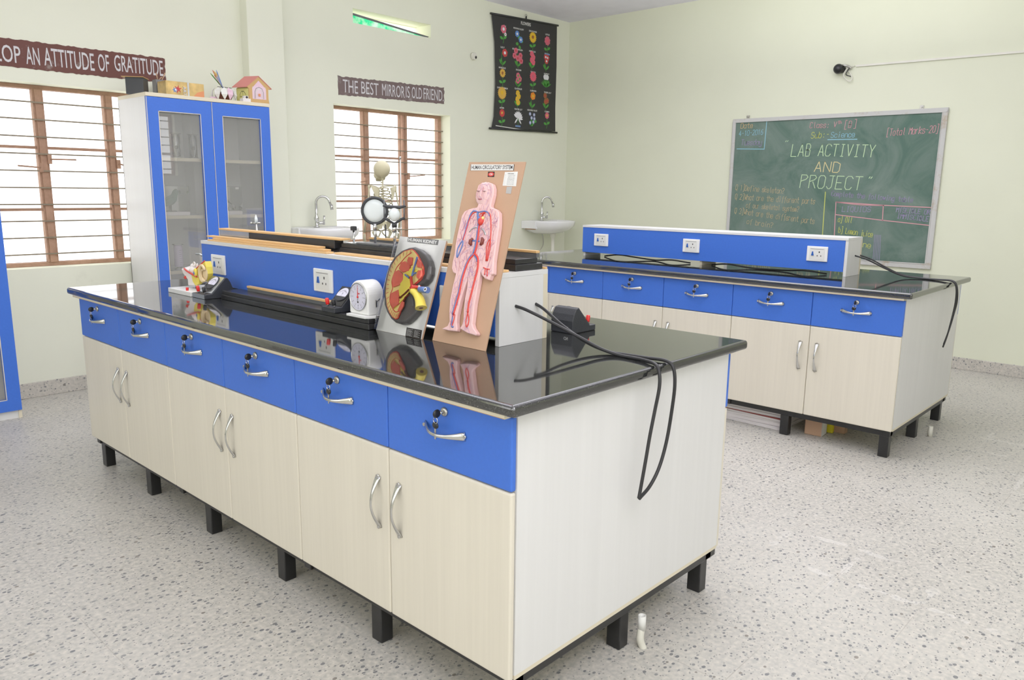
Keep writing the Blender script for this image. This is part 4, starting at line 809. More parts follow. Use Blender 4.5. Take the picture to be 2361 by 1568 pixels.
for i, a in enumerate((-2.6, -2.0, -1.5, -.9, -.35, .6, 1.6, 2.6)):
    m = MB(['whiteg', 'pinks']); d = Vector((cos(a), sin(a), 0)); q = Vector((-sin(a), cos(a), 0)); b0 = Vector((1.495, 4.2, ZT2))
    P = [b0+d*.058+Vector((0, 0, .095)), b0+d*.075+q*.022+Vector((0, 0, .075)), b0+d*.084+q*.02+Vector((0, 0, .045)), b0+d*.072+Vector((0, 0, .008)), b0+d*.084-q*.02+Vector((0, 0, .045)), b0+d*.075-q*.022+Vector((0, 0, .075))]
    m.prism(P, d*.0015, 1 if i == 2 else 0); m.build('petal', r)
m = MB(['blackp']); m.tube((1.495, 4.2, ZT2+.03), (1.495, 4.2, ZT2+.10), .006); m.box(1.45, 1.56, 4.198, 4.202, ZT2+.098, ZT2+.102); m.build('handle', r)
rr = random.Random(5)
for i, c in enumerate(('red', 'yellow', 'green', 'blue', 'orange', 'white', 'pink', 'gold', 'violet')):
    m = MB([FLW[c]]); dx, dz = -.06+rr.uniform(-.022, .022), .155+rr.uniform(-.01, .04); a = Vector((1.492, 4.2, ZT2+.09)); e = a+Vector((dx, rr.uniform(-.02, .02), dz-.07)); m.sweep([a, a.lerp(e, .5), a.lerp(e, .85), e], [(.002, .002), (.008, .002), (.009, .002), (.001, .001)], 0, 6); m.build('feather', r)
m = MB(['pinks']); m.prism([(1.385, 4.17, ZT2+.0005), (1.44, 4.16, ZT2+.0005), (1.44, 4.19, ZT2+.03), (1.39, 4.2, ZT2+.028)], (0, .003, 0)); tag(m.build('paper_scrap'), 'small pale pink folded paper between the gold box and the brown bowl', 'paper')
m = MB(['foamw', 'dark']); m.box(1.555, 1.613, 4.045, 4.09, ZT2, ZT2+.022, 0); m.box(1.57, 1.598, 4.05, 4.08, ZT2+.022, ZT2+.04, 0); m.lathe([(.008, 0), (.008, .003)], (1.585, 4.049, ZT2+.03), (0, -1, 0), 1, 12); tag(m.build('small_model'), 'small grey white model with a dark dot in front of the card house', 'craft model')
r = thing('card_house_model', (1.69, 4.15, ZT2), 'little card house with pink pitched roof and striped front with an arched door', 'model house')
F0 = Vector((1.635, 4.10, ZT2))
fr = Vector((.97, -.10, 0)).normalized(); bk = Vector((-.42, .90, 0)).normalized(); bkd = .10; Wf = .142
def hp(u, v, b=0.): return F0+fr*u+Vector((0, 0, v))+bk*b
m = MB(['card', 'yelc']); fro = [hp(-.005, 0), hp(Wf+.006, 0), hp(Wf, .035), hp(Wf, .10), hp(Wf+.018, .112), hp(Wf/2, .185), hp(-.018, .112), hp(0, .10), hp(0, .035)]
m.prism(fro, bk*.008, 0); m.prism([hp(0, 0, .008), hp(Wf, 0, .008), hp(Wf, .1, .008), hp(Wf/2, .172, .008), hp(0, .1, .008)], bk*bkd, 1); m.build('walls', r)
for s_, (a, b) in enumerate(((hp(-.024, .105, -.004), hp(Wf/2, .186, -.004)), (hp(Wf/2, .186, -.004), hp(Wf+.024, .105, -.004)))):
    m = MB(['roofp']); m.prism([a, b, b+bk*(bkd+.02), a+bk*(bkd+.02)], (0, 0, .005)); m.build('roof_panel', r)
m = MB(['pinks', 'grey', 'whiteg', 'orange']); q = lambda u, v, e=.0008: hp(u, v, -e)
m.add([q(.022, .03), q(Wf-.018, .03), q(Wf-.018, .105), q(Wf/2, .158), q(.022, .105)], [(0, 1, 2, 3, 4)], 0)
for i in range(10): m.ribbon([q(.022, .036+i*.0085, .0012), q(Wf-.018, .036+i*.0085, .0012)], .002, -bk, 2)
m.ribbon([q(.048, .035, .002), q(.048, .078, .002), q(.056, .095, .002), q(.072, .102, .002), q(.088, .095, .002), q(.096, .078, .002), q(.096, .035, .002)], .006, -bk, 2)
m.ribbon([q(.040, .035, .002), q(.040, .08, .002), q(.05, .104, .002), q(.072, .113, .002), q(.094, .104, .002), q(.104, .08, .002), q(.104, .035, .002)], .004, -bk, 1)
m.box(*sorted((q(.065, 0)[0], q(.08, 0)[0])), F0.y-.014, F0.y-.0095, ZT2+.05, ZT2+.068, 3); m.build('arched_door', r)
m = MB(['dark']); s0 = lambda b, v: hp(-.0012, v, b)
m.ribbon([s0(.03, .02), s0(.03, .06), s0(.045, .08), s0(.065, .08), s0(.078, .06), s0(.078, .02)], .004, -fr, 0); m.ribbon([s0(.03, .045), s0(.078, .045)], .003, -fr, 0); m.ribbon([s0(.054, .02), s0(.054, .08)], .003, -fr, 0); m.build('window_outline', r)

# ------------------------------------------------------------------ optical bench stands, metre sticks
def optical_bench(x0, y0, z0, ln, w_, label, rail=True, ry=None, xr=None, two=.02, h1=.021, h2=.017):
    r = thing('optical_bench', (x0, y0, z0), label, 'stand', 'black wooden optical bench stands')
    m = MB(['blackw']); m.box(x0, x0+w_, y0, y0+ln, z0, z0+h1); m.build('base_plank', r, bevel=.003)
    m = MB(['blackw']); m.box(x0+.004, x0+w_-two, y0+.006, y0+ln-.006, z0+h1, z0+h1+h2); m.build('upper_plank', r, bevel=.002)
    if rail:
        a, b = ry; m = MB(['blackw2']); m.box(xr, xr+.014, a, b, z0+h1+(h2 if xr < x0+w_-two else 0), z0+h1+h2+.014); m.build('rail', r, bevel=.001)
        m = MB(['wood']); m.box(xr-.002, xr+.016, a, b, z0+h1+h2+.0142, z0+h1+h2+.0222); m.build('scale_strip', r, bevel=.0008)
    return r
optical_bench(.312, .976, .9003, 1.07, .112, 'long black two-step wooden stand on the worktop under the timer clock', ry=(1.268, 1.955), xr=.390)
optical_bench(.515, .470, 1.1325, .96, .132, 'long black two-step wooden stand on the socket box carrying the lens stands', ry=(.48, 1.38), xr=.626)
optical_bench(.515, 1.432, 1.1325, .90, .115, 'black wooden stand at the far left end of the socket box, under the wood-topped channel', rail=False, h1=.012, h2=.003)
r = thing('wood_topped_channel', (.53, 1.41, 1.148), 'black and silver beam topped by a yellow wooden strip, left on the socket box', 'beam')
m = MB(['alu']); m.box(.500, .5035, 2.12, 2.40, 1.149, 1.182); m.build('aluminium_facing', r)
m = MB(['blackw']); m.box(.501, .545, 1.445, 2.118, 1.1478, 1.182); m.box(.5037, .545, 2.1185, 2.40, 1.1478, 1.182); m.build('channel', r, bevel=.002)
m = MB(['wood']); m.box(.500, .548, 1.40, 2.405, 1.1823, 1.190); m.build('wooden_strip', r, bevel=.001)
g_ = 'metre sticks lying on the front socket box'
for (x, y0, y1, z, lb) in ((.437, 1.405, 2.40, 1.1325, 'thin yellow wooden metre stick, lowest of the left stack on the front socket box'), (.444, 1.435, 2.36, 1.1402, 'thin yellow wooden metre stick, middle of the left stack on the front socket box'), (.455, 1.49, 2.44, 1.1479, 'thin yellow wooden metre stick, topmost of the left stack on the front socket box'), (.455, .475, 1.38, 1.1325, 'thin yellow metre stick on the front socket box, behind the two anatomy boards')):
    m = MB(['wood']); m.box(x, x+.034, y0, y1, z, z+.0072); tag(m.build('metre_stick', bevel=.0008), lb, 'ruler', g_)
m = MB(['wood']); m.box(.649, .661, .462, .60, 1.1325, 1.1395); tag(m.build('wooden_strip', bevel=.0008), 'short yellow wooden strip at the near rear corner of the front socket box', 'strip')
m = MB(['alu']); m.prism([(.52, 1.36, 1.1725), (.60, 1.30, 1.1725), (.62, 1.42, 1.1725), (.53, 1.43, 1.1725)], (0, 0, .0012)); tag(m.build('metal_plate'), 'thin dark metal plate lying beside the end of the wood-topped channel', 'plate')

# ------------------------------------------------------------------ stands on the socket box
zb = 1.1708
r = thing('lens_stand', (.565, 1.265, zb), 'large round lens in a black ring on a chrome pole', 'lens stand'); x, y = .565, 1.262; zc = 1.302
dv = Vector((.62, .78, 0)).normalized(); sd = Vector((dv.y, -dv.x, 0))
m = MB(['blackw2']); m.box(x-.04, x+.03, y-.072, y+.072, zb, zb+.008); m.build('base', r, bevel=.002)
m = MB(['chrome']); m.tube((x, y, zb+.008), (x, y, zc-.055), .0052); m.tube((x, y, zc-.075), (x, y, zc-.05), .0085); m.build('pole', r)
m = MB(['blackm']); R = .0475; m.sweep([Vector((x, y, zc))+sd*(cos(a)*R)+Vector((0, 0, sin(a)*R*1.04)) for a in [2*pi*i/36 for i in range(36)]], .006, 0, 10, closed=True); m.build('ring', r)
m = MB(['lensg']); m.lathe([(.0, -.005), (.025, -.004), (.045, -.001), (.045, .001), (.025, .004), (0, .005)], (x, y, zc), dv, n=32); m.build('lens', r)
r = thing('flask_holder_stand', (.565, 1.15, zb), 'chrome-poled fork clamp holding a round glass bulb, beside the ring lens', 'clamp stand'); y = 1.142; zc = 1.291
m = MB(['blackw2']); m.box(x-.03, x+.035, y-.056, y+.05, zb, zb+.008); m.build('base', r, bevel=.002)
m = MB(['chrome']); m.tube((x, y, zb+.008), (x, y, 1.245), .0055); m.tube((x, y, 1.225), (x, y, 1.25), .009); m.tube((x, y, 1.238), Vector((x, y, 1.238))+sd*.022, .003); m.ball(Vector((x, y, 1.238))+sd*.024, .005); m.build('pole', r)
m = MB(['blackm']); c = Vector((x, y, 0))
m.sweep([c-sd*.040+Vector((0, 0, 1.277)), c-sd*.026+Vector((0, 0, 1.272)), c+Vector((0, 0, 1.256)), c+sd*.026+Vector((0, 0, 1.274)), c+sd*.040+Vector((0, 0, 1.279))], .0052, 0, 8); m.tube((x, y, 1.244), (x, y, 1.262), .010); m.build('fork', r)
m = MB(['blackm']); m.sweep([c-sd*.042+Vector((0, 0, 1.323)), c-sd*.02+Vector((0, 0, 1.320)), c+sd*.02+Vector((0, 0, 1.318)), c+sd*.044+Vector((0, 0, 1.323))], [(.003, .003), (.007, .006), (.007, .006), (.004, .004)], 0, 8); m.build('clamp_bar', r)
for s_ in (-1, 1): m = MB(['blackw2']); m.tube(c+sd*(.037*s_)+Vector((0, 0, 1.270)), c+sd*(.037*s_)+Vector((0, 0, 1.345)), .0028); m.build('side_rod', r)
m = MB(['lensg']); m.ball((x, y, zc), (.022, .022, .0255)); m.build('glass_bulb', r)
r = thing('eyepiece_stand', (.565, 1.395, 1.1478), 'short chrome rod stand with a small dark knob, left of the ring lens', 'stand'); y = 1.402; z0 = 1.1478
m = MB(['chrome']); m.tube((.565, y, 1.1545), (.565, y, 1.222), .0042); m.build('rod', r)
m = MB(['blackm']); m.box(.555, .575, y-.010, y+.010, 1.220, 1.238); m.build('knob', r, bevel=.003)
m = MB(['blackw2']); m.box(.545, .585, y-.03, y+.02, z0+.0, z0+.007); m.build('base', r, bevel=.001)
r = thing('retort_rod', (.70, 1.27, .9005), 'tall thin chrome rod rising in front of the window, right of the skull', 'rod stand')
m = MB(['steel_black']); m.box(.665, .735, 1.215, 1.315, .9005, .912); m.build('base', r, bevel=.002)
m = MB(['chrome_b']); m.tube((.70, 1.2685, .912), (.70, 1.2685, 1.505), .0028); m.ball((.70, 1.2685, 1.507), (.005, .005, .006)); m.build('rod', r)
r = thing('burner_stand', (.712, 2.43, .9005), 'slim chrome stand with pointed glass tip behind the black and silver beam', 'rod stand')
m = MB(['steel_black']); m.lathe([(.04, 0), (.04, .008), (.012, .014)], (.715, 2.43, .9005)); m.build('base', r)
m = MB(['chrome_b']); m.tube((.715, 2.43, .912), (.711, 2.428, 1.21), .0055); m.tube((.695, 2.44, 1.208), (.728, 2.418, 1.208), .005); m.ball((.692, 2.442, 1.208), .007); m.build('rod', r)
m = MB(['lensg']); m.lathe([(.008, 0), (.008, .02), (.001, .040)], (.711, 2.428, 1.210), n=12); m.build('glass_tip', r)
r = thing('hook_stand', (.505, 2.60, .9005), 'thin white rod with a hooked top beyond the far end of the front socket box', 'rod stand')
m = MB(['steel_black']); m.lathe([(.035, 0), (.035, .008), (.01, .012)], (.505, 2.60, .9005)); m.build('base', r)
m = MB(['alu']); m.tube((.505, 2.60, .91), (.503, 2.60, 1.045), .0042); m.sweep([(.503, 2.60, 1.042), (.497, 2.61, 1.052), (.487, 2.635, 1.052)], .005, 0, 8); m.build('rod', r)

# ------------------------------------------------------------------ skeleton
def skeleton(px, py, z0, H, face, label):
    r = thing('skeleton_model', (px, py, z0), label, 'skeleton')
    T = Matrix.Translation((px, py, z0)) @ Matrix.Rotation(face, 4, 'Z') @ Matrix.Diagonal((H*.9, H, H, 1))   # faces local -y
    def M_(): m = MB(['bone']); m.T = T.copy(); return m
    m = M_(); m.ball((0, .012, .941), (.063, .068, .060), 0, 20, 14); m.ball((0, -.028, .900), (.050, .030, .034), 0, 14, 10); m.box(-.018, .018, .01, .04, .885, .9, 0); m.build('skull', r)
    m = MB(['bone', 'dark']); m.T = T.copy(); m.sweep([(-.032, .0, .905), (-.03, -.02, .875), (-.016, -.048, .866), (.016, -.048, .866), (.03, -.02, .875), (.032, .0, .905)], (.006, .010), 0, 8); m.build('jaw', r)
    m = MB(['dark']); m.T = T.copy()
    for s_ in (-1, 1): m.ball((s_*.016, -.048, .918), (.010, .008, .010), 0, 10, 8)
    m.ball((0, -.053, .898), (.005, .005, .008), 0, 8, 6); m.build('eye_sockets', r)
    m = M_(); N = 22
    for i in range(N):
        t = i/(N-1); z = .555+t*.325; y = .022+.014*sin(t*6.0); s_ = .016-.006*t
        m.lathe([(s_*.6, -.005), (s_, -.004), (s_, .004), (s_*.6, .005)], (0, y, z), n=10); m.ball((0, y+s_*1.2, z-.003), (.003, .01, .004), 0, 6, 5)
    m.tube((0, .024, .55), (0, .026, .88), .006, 0, 8); m.build('spine', r)
    m = M_(); m.sweep([(0, -.052, .80), (0, -.062, .75), (0, -.064, .70), (0, -.058, .68)], [(.004, .012), (.004, .009), (.004, .008), (.002, .003)], 0, 8, up=(0, 1, 0)); m.build('sternum', r)
    for s_ in (-1, 1):
        for k in range(10):
            w_ = (.045, .058, .067, .073, .077, .079, .079, .077, .070, .060)[k]; zz = .815-k*.020; dr = .03+.004*k
            P = [(0, .03, zz), (s_*w_*.55, .052, zz-.004), (s_*w_*.97, .028, zz-dr*.35), (s_*w_, -.005, zz-dr*.7), (s_*w_*.75, -.042, zz-dr)]
            if k < 7: P.append((s_*.012, -.062, max(.685, zz-dr*.75)))
            m = M_(); m.sweep(smooth(P, 4), (.0055, .0034), 0, 6); m.build('rib', r)
        m = M_(); m.sweep(smooth([(s_*.008, -.05, .815), (s_*.05, -.04, .825), (s_*.105, .0, .828)], 4), .0045, 0, 6); m.build('clavicle', r)
        m = M_(); m.prism([(s_*.045, .058, .815), (s_*.105, .03, .825), (s_*.092, .045, .79), (s_*.062, .06, .72)], (0, .004, 0)); m.sweep([(s_*.045, .062, .805), (s_*.108, .026, .83)], .004, 0, 6); m.build('shoulder_blade', r)
        a, b, c_ = Vector((s_*.108, .015, .818)), Vector((s_*.135, .03, .64)), Vector((s_*.142, -.012, .50))
        m = M_(); m.ball(a, .0125); m.sweep([a, a.lerp(b, .2), a.lerp(b, .8), b], [.011, .0065, .006, .012], 0, 8)
        m.build('upper_arm', r)
        m = M_(); m.sweep([b, b.lerp(c_, .5), c_], [.008, .0045, .006], 0, 8); m.sweep([b+Vector((s_*.008, 0, -.004)), b.lerp(c_, .5)+Vector((s_*.011, 0, 0)), c_+Vector((s_*.007, 0, 0))], [.006, .004, .006], 0, 8); m.build('forearm', r)
        m = M_()
        for f in range(5):
            p0 = c_+Vector((s_*.003, -.012+f*.006, -.008)); L = (.05, .075, .08, .076, .062)[f]; dv2 = Vector((s_*.02, -.3+f*.14, -1)).normalized()
            m.sweep([p0, p0+dv2*L*.5, p0+dv2*L*.75, p0+dv2*L], [.004, .003, .003, .002], 0, 6)
        m.build('hand', r)
        m = M_(); P = [(s_*.012, .04, .575), (s_*.055, .03, .588), (s_*.078, -.002, .575), (s_*.070, -.018, .545), (s_*.045, .0, .525), (s_*.02, .03, .53)]
        m.prism(P, (0, .010, -.002)); m.sweep(smooth([(s_*.05, .0, .53), (s_*.058, .004, .50), (s_*.045, .01, .468), (s_*.028, -.005, .475), (s_*.006, -.022, .505), (s_*.03, -.016, .52), (s_*.055, -.006, .53)], 4), .006, 0, 6); m.build('pelvis_half', r)
        h, kn, an = Vector((s_*.062, .0, .515)), Vector((s_*.045, -.005, .285)), Vector((s_*.045, .01, .055))
        m = M_(); m.ball(h, .013); m.sweep([h, h+Vector((s_*.016, 0, -.012)), h.lerp(kn, .2), h.lerp(kn, .85), kn], [.009, .012, .008, .008, .017], 0, 10); m.build('thigh_bone', r)
        m = M_(); m.sweep([kn-Vector((0, 0, .012)), kn.lerp(an, .2), kn.lerp(an, .85), an], [.016, .009, .006, .010], 0, 8); m.sweep([kn+Vector((s_*.014, .006, -.02)), an+Vector((s_*.010, .004, 0))], .004, 0, 6); m.build('shin_bone', r)
        m = M_(); m.sweep([an+Vector((0, .03, -.03)), an+Vector((0, .0, -.02)), an+Vector((s_*.004, -.05, -.035)), an+Vector((s_*.008, -.085, -.042))], [(.010, .010), (.011, .012), (.009, .017), (.004, .017)], 0, 8, up=(0, 0, 1)); m.build('foot', r)
    m = M_(); m.prism([(-.02, .036, .58), (.02, .036, .58), (.012, .05, .54), (0, .05, .515), (-.012, .05, .54)], (0, .008, 0)); m.build('sacrum', r)
    m = MB(['steel_black']); m.T = T.copy(); m.box(-.10, .10, -.09, .12, 0, .012); m.tube((0, .06, .012), (0, .06, .56), .005, 0, 8); m.tube((0, .06, .555), (0, .04, .56), .004, 0, 6); m.build('display_stand', r)
    return r
skeleton(.778, 1.492, .9005, .602, radians(165), 'cream coloured small skeleton model standing in front of the window behind the ring lens')
# ------------------------------------------------------------------ anatomy boards
def frame_of(bx, th):
    n = Vector((-cos(th), 0, sin(th))); u = Vector((sin(th), 0, cos(th)))
    return (lambda y, t, h=0.: Vector((bx, y, .9004))+u*t+n*h), n, u
P_, n_, u_ = frame_of(.352, radians(16.5)); RY = Vector((0, -1, 0))
r = thing('circulatory_system_board', (.352, .56, .9004), 'tall brown board with a pink raised body figure titled HUMAN CIRCULATORY SYSTEM', 'anatomy board')
m = MB(['hard']); L_, R2 = .688, .444; m.prism([P_(L_, .0), P_(R2, .0), P_(R2-.002, .598), P_(L_+.004, .601)], -n_*.006); m.build('backing_board', r, bevel=.0008)
m = MB(['pink']); bm_ = [P_(y, t, 0.0005) for y, t in CB_BODY]; m.prism(bm_, n_*.0185, 0, sm=False); fig = m.build('body_relief', r, bevel=.0045, seg=3)
for p_ in fig.data.polygons: p_.use_smooth = False
# face: raised egg with brow, nose and mouth
m = MB(['pink', 'vpink', 'dark']); hc = sum((P_(y, t, .017) for y, t in CB_BODY[:9]), Vector())/9
hy = .577; ht = .488
def el(m, y, t, h, ry, rt_, rh, mt, n=16, k=10):
    c = P_(y, t, h); vs = []
    for i in range(k+1):
        a = pi*i/k
        for j in range(n): b = 2*pi*j/n; vs.append(c+RY*(ry*sin(a)*cos(b))+u_*(rt_*sin(a)*sin(b))+n_*(-rh*cos(a)))
    m.add(vs, [(i*n+j, i*n+(j+1) % n, (i+1)*n+(j+1) % n, (i+1)*n+j) for i in range(k) for j in range(n)], mt, True)
el(m, .578, .490, .015, .033, .039, .010, 0); el(m, .580, .487, .0245, .004, .012, .004, 0, 10, 8); el(m, .580, .470, .023, .010, .003, .003, 1, 10, 6)
for s_ in (-1, 1):
    el(m, .580+s_*.013, .497, .0235, .008, .0035, .003, 0, 10, 6); m.ribbon([P_(.580+s_*.020, .4965, .0268), P_(.580+s_*.013, .4945, .0272), P_(.580+s_*.006, .4965, .0268)], .0012, n_, 2)
m.ribbon([P_(.589, .4705, .0265), P_(.580, .4695, .0268), P_(.571, .4705, .0265)], .001, n_, 2)
m.build('face', r)
def vessel(name, lines, mt, w_, h=.0195):
    m = MB([mt])
    for l in lines: m.sweep(smooth([P_(y, t, h) for y, t in l], 4), w_, 0, 6)
    return m.build(name, r)
vessel('vein', CB_BLUE[:2], 'vblue', .0038)
for l_ in CB_BLUE[2:]: vessel('vein', [l_], 'vblue', .0024)
vessel('artery', CB_RED[:3], 'vred', .0036); 
for l_ in (CB_RED[3:4], CB_RED[4:5], CB_RED[5:6], CB_RED[6:7], CB_RED[7:8], CB_RED[8:10], CB_RED[10:11], CB_RED[11:12], CB_RED[12:]): vessel('artery', l_, 'vred', .0019)
import bisect
def inside(y, t, poly):
    c = False; n = len(poly); j = n-1
    for i in range(n):
        (a, b), (p, q) = poly[i], poly[j]
        if (b > t) != (q > t) and y < (p-a)*(t-b)/(q-b)+a: c = not c
        j = i
    return c
m = MB(['vpink', 'vpurple', 'vred']); rr = random.Random(11); cnt = 0
while cnt < 420:
    y, t = rr.uniform(.46, .66), rr.uniform(.05, .52)
    if not inside(y, t, CB_BODY): continue
    if t > .452: hgt = .0268 if ((y-.578)/.033)**2+((t-.49)/.039)**2 < .35 else .0215
    else: hgt = .0194
    if t > .452 and hgt == .0268: pass
    a = rr.uniform(1.0, 2.2)*rr.choice((-1, 1)); pts = [(y, t)]
    for k in range(rr.choice((3, 4, 5))):
        a += rr.uniform(-.8, .8); y += cos(a)*.0055; t += sin(a)*.0075
        if not (inside(y, t, CB_BODY) and inside(y+.005, t, CB_BODY) and inside(y-.005, t, CB_BODY)): break
        pts.append((y, t))
    if len(pts) > 2: m.ribbon([P_(a_, b_, hgt+.0002) for a_, b_ in pts], rr.choice((.0006, .0008, .001)), n_, rr.choice((0, 0, 0, 1, 1))); cnt += 1
o = m.build('fine_vessels', r, fix=False); o['kind'] = 'stuff'
for y, t in CB_KID:
    m = MB(['kidbrown']); s_ = 1 if y > .57 else -1; m.sweep([P_(y-s_*.002, t-.011, .0205), P_(y+s_*.004, t-.005, .022), P_(y+s_*.004, t+.005, .022), P_(y-s_*.002, t+.011, .0205)], [(.004, .004), (.007, .006), (.007, .006), (.004, .004)], 0, 10); m.build('kidney', r)
m = MB(['vred', 'vblue', 'kyel']); y, t = CB_HEART[0]; el(m, y, t, .021, .011, .014, .009, 0); el(m, y+.010, t+.006, .021, .006, .009, .006, 1, 10, 8); el(m, y-.007, t+.010, .022, .005, .006, .005, 2, 10, 8)
m.sweep([P_(y, t+.01, .021), P_(y-.003, t+.028, .021), P_(y-.010, t+.026, .021)], .0035, 0, 8); m.build('heart', r)
m = MB(['alu'])
for l in CB_DIA: m.sweep(smooth([P_(a, b, .0195) for a, b in l], 4), (.003, .0015), 0, 6)
m.build('diaphragm', r)
def label_rect(q, mt, name, parent, PF, nn, border=None, lift=.0006):
    m = MB([mt]+([border] if border else [])); Q = [PF(y, t, lift) for y, t in q]
    if border:
        m.add(Q, [(0, 1, 2, 3)], 1); c = sum(Q, Vector())/4; m.add([c+(p-c)*Vector((1, .985, .985))[0]*.975+nn*.0004 for p in Q], [(0, 1, 2, 3)], 0)
    else: m.add(Q, [(0, 1, 2, 3)], 0)
    return m
def text_on(m, t, q, PF, mt, fx=(.03, .97), fy=(.18, .82), off=.02, lift=.0012):
    TL, TR, BR, BL = [PF(y, tt, lift) for y, tt in q]; rgt = (BR-BL); upv = (TL-BL); vs, fs = text_mesh(t, off)
    x0 = min(v.x for v in vs); x1 = max(v.x for v in vs); y0 = min(v.y for v in vs); y1 = max(v.y for v in vs)
    m.add([BL+(BR-BL)*(fx[0]+(fx[1]-fx[0])*(v.x-x0)/(x1-x0))+upv*(fy[0]+(fy[1]-fy[0])*(v.y-y0)/(y1-y0)) for v in vs], fs, mt)
q = CB_LAB[0]; m = label_rect(q, 'paper', 'a', r, P_, n_, 'dark'); text_on(m, 'HUMAN CIRCULATORY SYSTEM', q, P_, 'dark'); m.build('title_label', r)
q = CB_LAB[1]; m = label_rect(q, 'dark', 'a', r, P_, n_); c = P_(sum(a for a, b in q)/4, sum(b for a, b in q)/4, .001); m.mats.append('kidbrown'); m.add([c+RY*(cos(2*pi*i/16)*.013)+u_*(sin(2*pi*i/16)*.007) for i in range(16)], [tuple(range(16))], MT['vred'])
text_on(m, 'CSI', q, P_, 'paper', (.28, .72), (.32, .68)); m.build('maker_label', r)
q = CB_LAB[2]; m = label_rect(q, 'paper', 'a', r, P_, n_); text_on(m, 'KEYCARD', q, P_, 'dark', (.25, .7), (.86, .93))
for i in range(8): text_on(m, '%d' % (i+1), q, P_, 'grey', (.08, .11), (.76-i*.095, .80-i*.095)); text_on(m, ('Common carotid', 'Jugular vein', 'Aorta', 'Heart', 'Kidney', 'Renal artery', 'Femoral artery', 'Femoral vein')[i], q, P_, 'grey', (.3, .8), (.755-i*.095, .81-i*.095), 0)
m.build('key_label', r)
m = label_rect(CB_LAB[3], 'alu', 'a', r, P_, n_); m.mats = ['whiteg']; m.mats[0] = mat('silver_sticker', (178, 176, 172), .4); m.build('sticker', r)

P_, n_, u_ = frame_of(.337, radians(18.6))
r = thing('kidney_model_board', (.337, .84, .9004), 'white board with a red and yellow kidney cross-section titled HUMAN KIDNEY, in clear plastic', 'anatomy board')
m = MB(['paper', 'hard']); m.prism([P_(.968, .0), P_(.724, .0), P_(.719, .337), P_(.963, .340)], -n_*.005, 0, 1); m.prism([P_(.966, .002, -.0052), P_(.726, .002, -.0052), P_(.721, .335, -.0052), P_(.961, .338, -.0052)], -n_*.004, 1); m.build('backing_board', r, bevel=.0006)
def relief(name, poly, h0, h1, mt, bev=.004, seg=3):
    m = MB([mt]); m.prism([P_(y, t, h0) for y, t in poly], n_*(h1-h0)); return m.build(name, r, bevel=bev, seg=seg)
relief('kidney_back', KB_DARK, .0005, .0295, 'kgrey', .010, 4)
def inset(poly, d):
    n = len(poly); A = sum(poly[i][0]*poly[(i+1) % n][1]-poly[(i+1) % n][0]*poly[i][1] for i in range(n)); sg = 1 if A > 0 else -1; out = []
    for i in range(n):
        a = Vector(poly[i-1]); b = Vector(poly[i]); c = Vector(poly[(i+1) % n]); t = (c-a).normalized(); out.append((b.x-t.y*d*sg, b.y+t.x*d*sg))
    return out
relief('red_rim', KB_CUT, .0298, .0336, 'vred', .0012)
c_ = (sum(a for a, b in KB_CUT)/len(KB_CUT), sum(b for a, b in KB_CUT)/len(KB_CUT))
def shrink(poly, k, c=None):
    c = c or (sum(a for a, b in poly)/len(poly), sum(b for a, b in poly)/len(poly)); return [(c[0]+(a-c[0])*k, c[1]+(b-c[1])*k) for a, b in poly]
relief('cream_cortex', inset(KB_CUT, .0032), .0337, .0352, 'kyel', .0008)
m = MB(['vred']); ccx, ccy = .845, .165
import itertools
for i in range(0, len(KB_CUT)-8):
    for f in (0, .5):
        a = KB_CUT[i]; b = KB_CUT[(i+1) % len(KB_CUT)]; e = (a[0]+(b[0]-a[0])*f, a[1]+(b[1]-a[1])*f); v = Vector((ccx-e[0], ccy-e[1])); v.normalize()
        q0 = (e[0]+v.x*.004, e[1]+v.y*.004); q1 = (e[0]+v.x*.019, e[1]+v.y*.019); w_ = Vector((-v.y, v.x))
        m.ribbon([P_(q0[0]+w_.x*.002, q0[1]+w_.y*.002, .0356), P_(q1[0], q1[1], .0356), P_(q0[0]-w_.x*.002, q0[1]-w_.y*.002, .0356)], .0012, n_, 0)
m.build('cortex_vessels', r, fix=False)
m = MB(['vred']); m.sweep(smooth([P_(y, t, .0355) for y, t in KB_INNER], 4), .0018, 0, 6, closed=False); m.build('red_outline', r)
relief('yellow_pelvis', KB_YEL, .0352, .0400, 'kyel2', .0012)
for l in KB_LOBES:
    relief('red_pyramid', shrink(l, 1.04), .0352, .0420, 'kred', .0022)
m = MB(['kyel2', 'kidbrown']); U = smooth([P_(y, t, .040) for y, t in KB_URE[0]], 4); k = len(U); m.sweep(U, [(.013+.008*i/k, .012+.008*i/k) for i in range(k)], 0, 12, up=tuple(n_))
m.lathe([(0, 0), (.007, 0)], U[-1]+(U[-1]-U[-2]).normalized()*.0005, (U[-1]-U[-2]), 1, 12); m.build('ureter', r)
m = MB(['vred', 'paper']);
for l in KB_RV: m.sweep(smooth([P_(y, t, .048) for y, t in l], 4), .0052, 0, 10)
e = P_(*KB_RV[0][-1], .052); m.lathe([(.003, 0), (.005, .001)], e, n_, 1, 12); m.build('renal_artery', r)
m = MB(['vblue', 'paper', 'dark'])
a, b = [P_(*q, .046) for q in KB_BL[0]]; m.sweep([a, b], .0105, 0, 12); e = b+n_*.0098-RY*.002; m.lathe([(.007, 0), (.007, .001)], e, n_, 1, 14); m.lathe([(.0, .0015), (.004, .0015)], e, n_, 2, 12); m.build('renal_vein', r)
for l in KB_BV: m = MB(['vblue']); m.sweep(smooth([P_(y, t, .046) for y, t in l], 4), .0032, 0, 8); m.build('vein_branch', r)
m = MB(['kidbrown'])
for l in KB_BR: m.sweep([P_(y, t, .0425) for y, t in l], (.005, .002), 0, 8, up=tuple(n_))
m.build('brown_calyx', r)
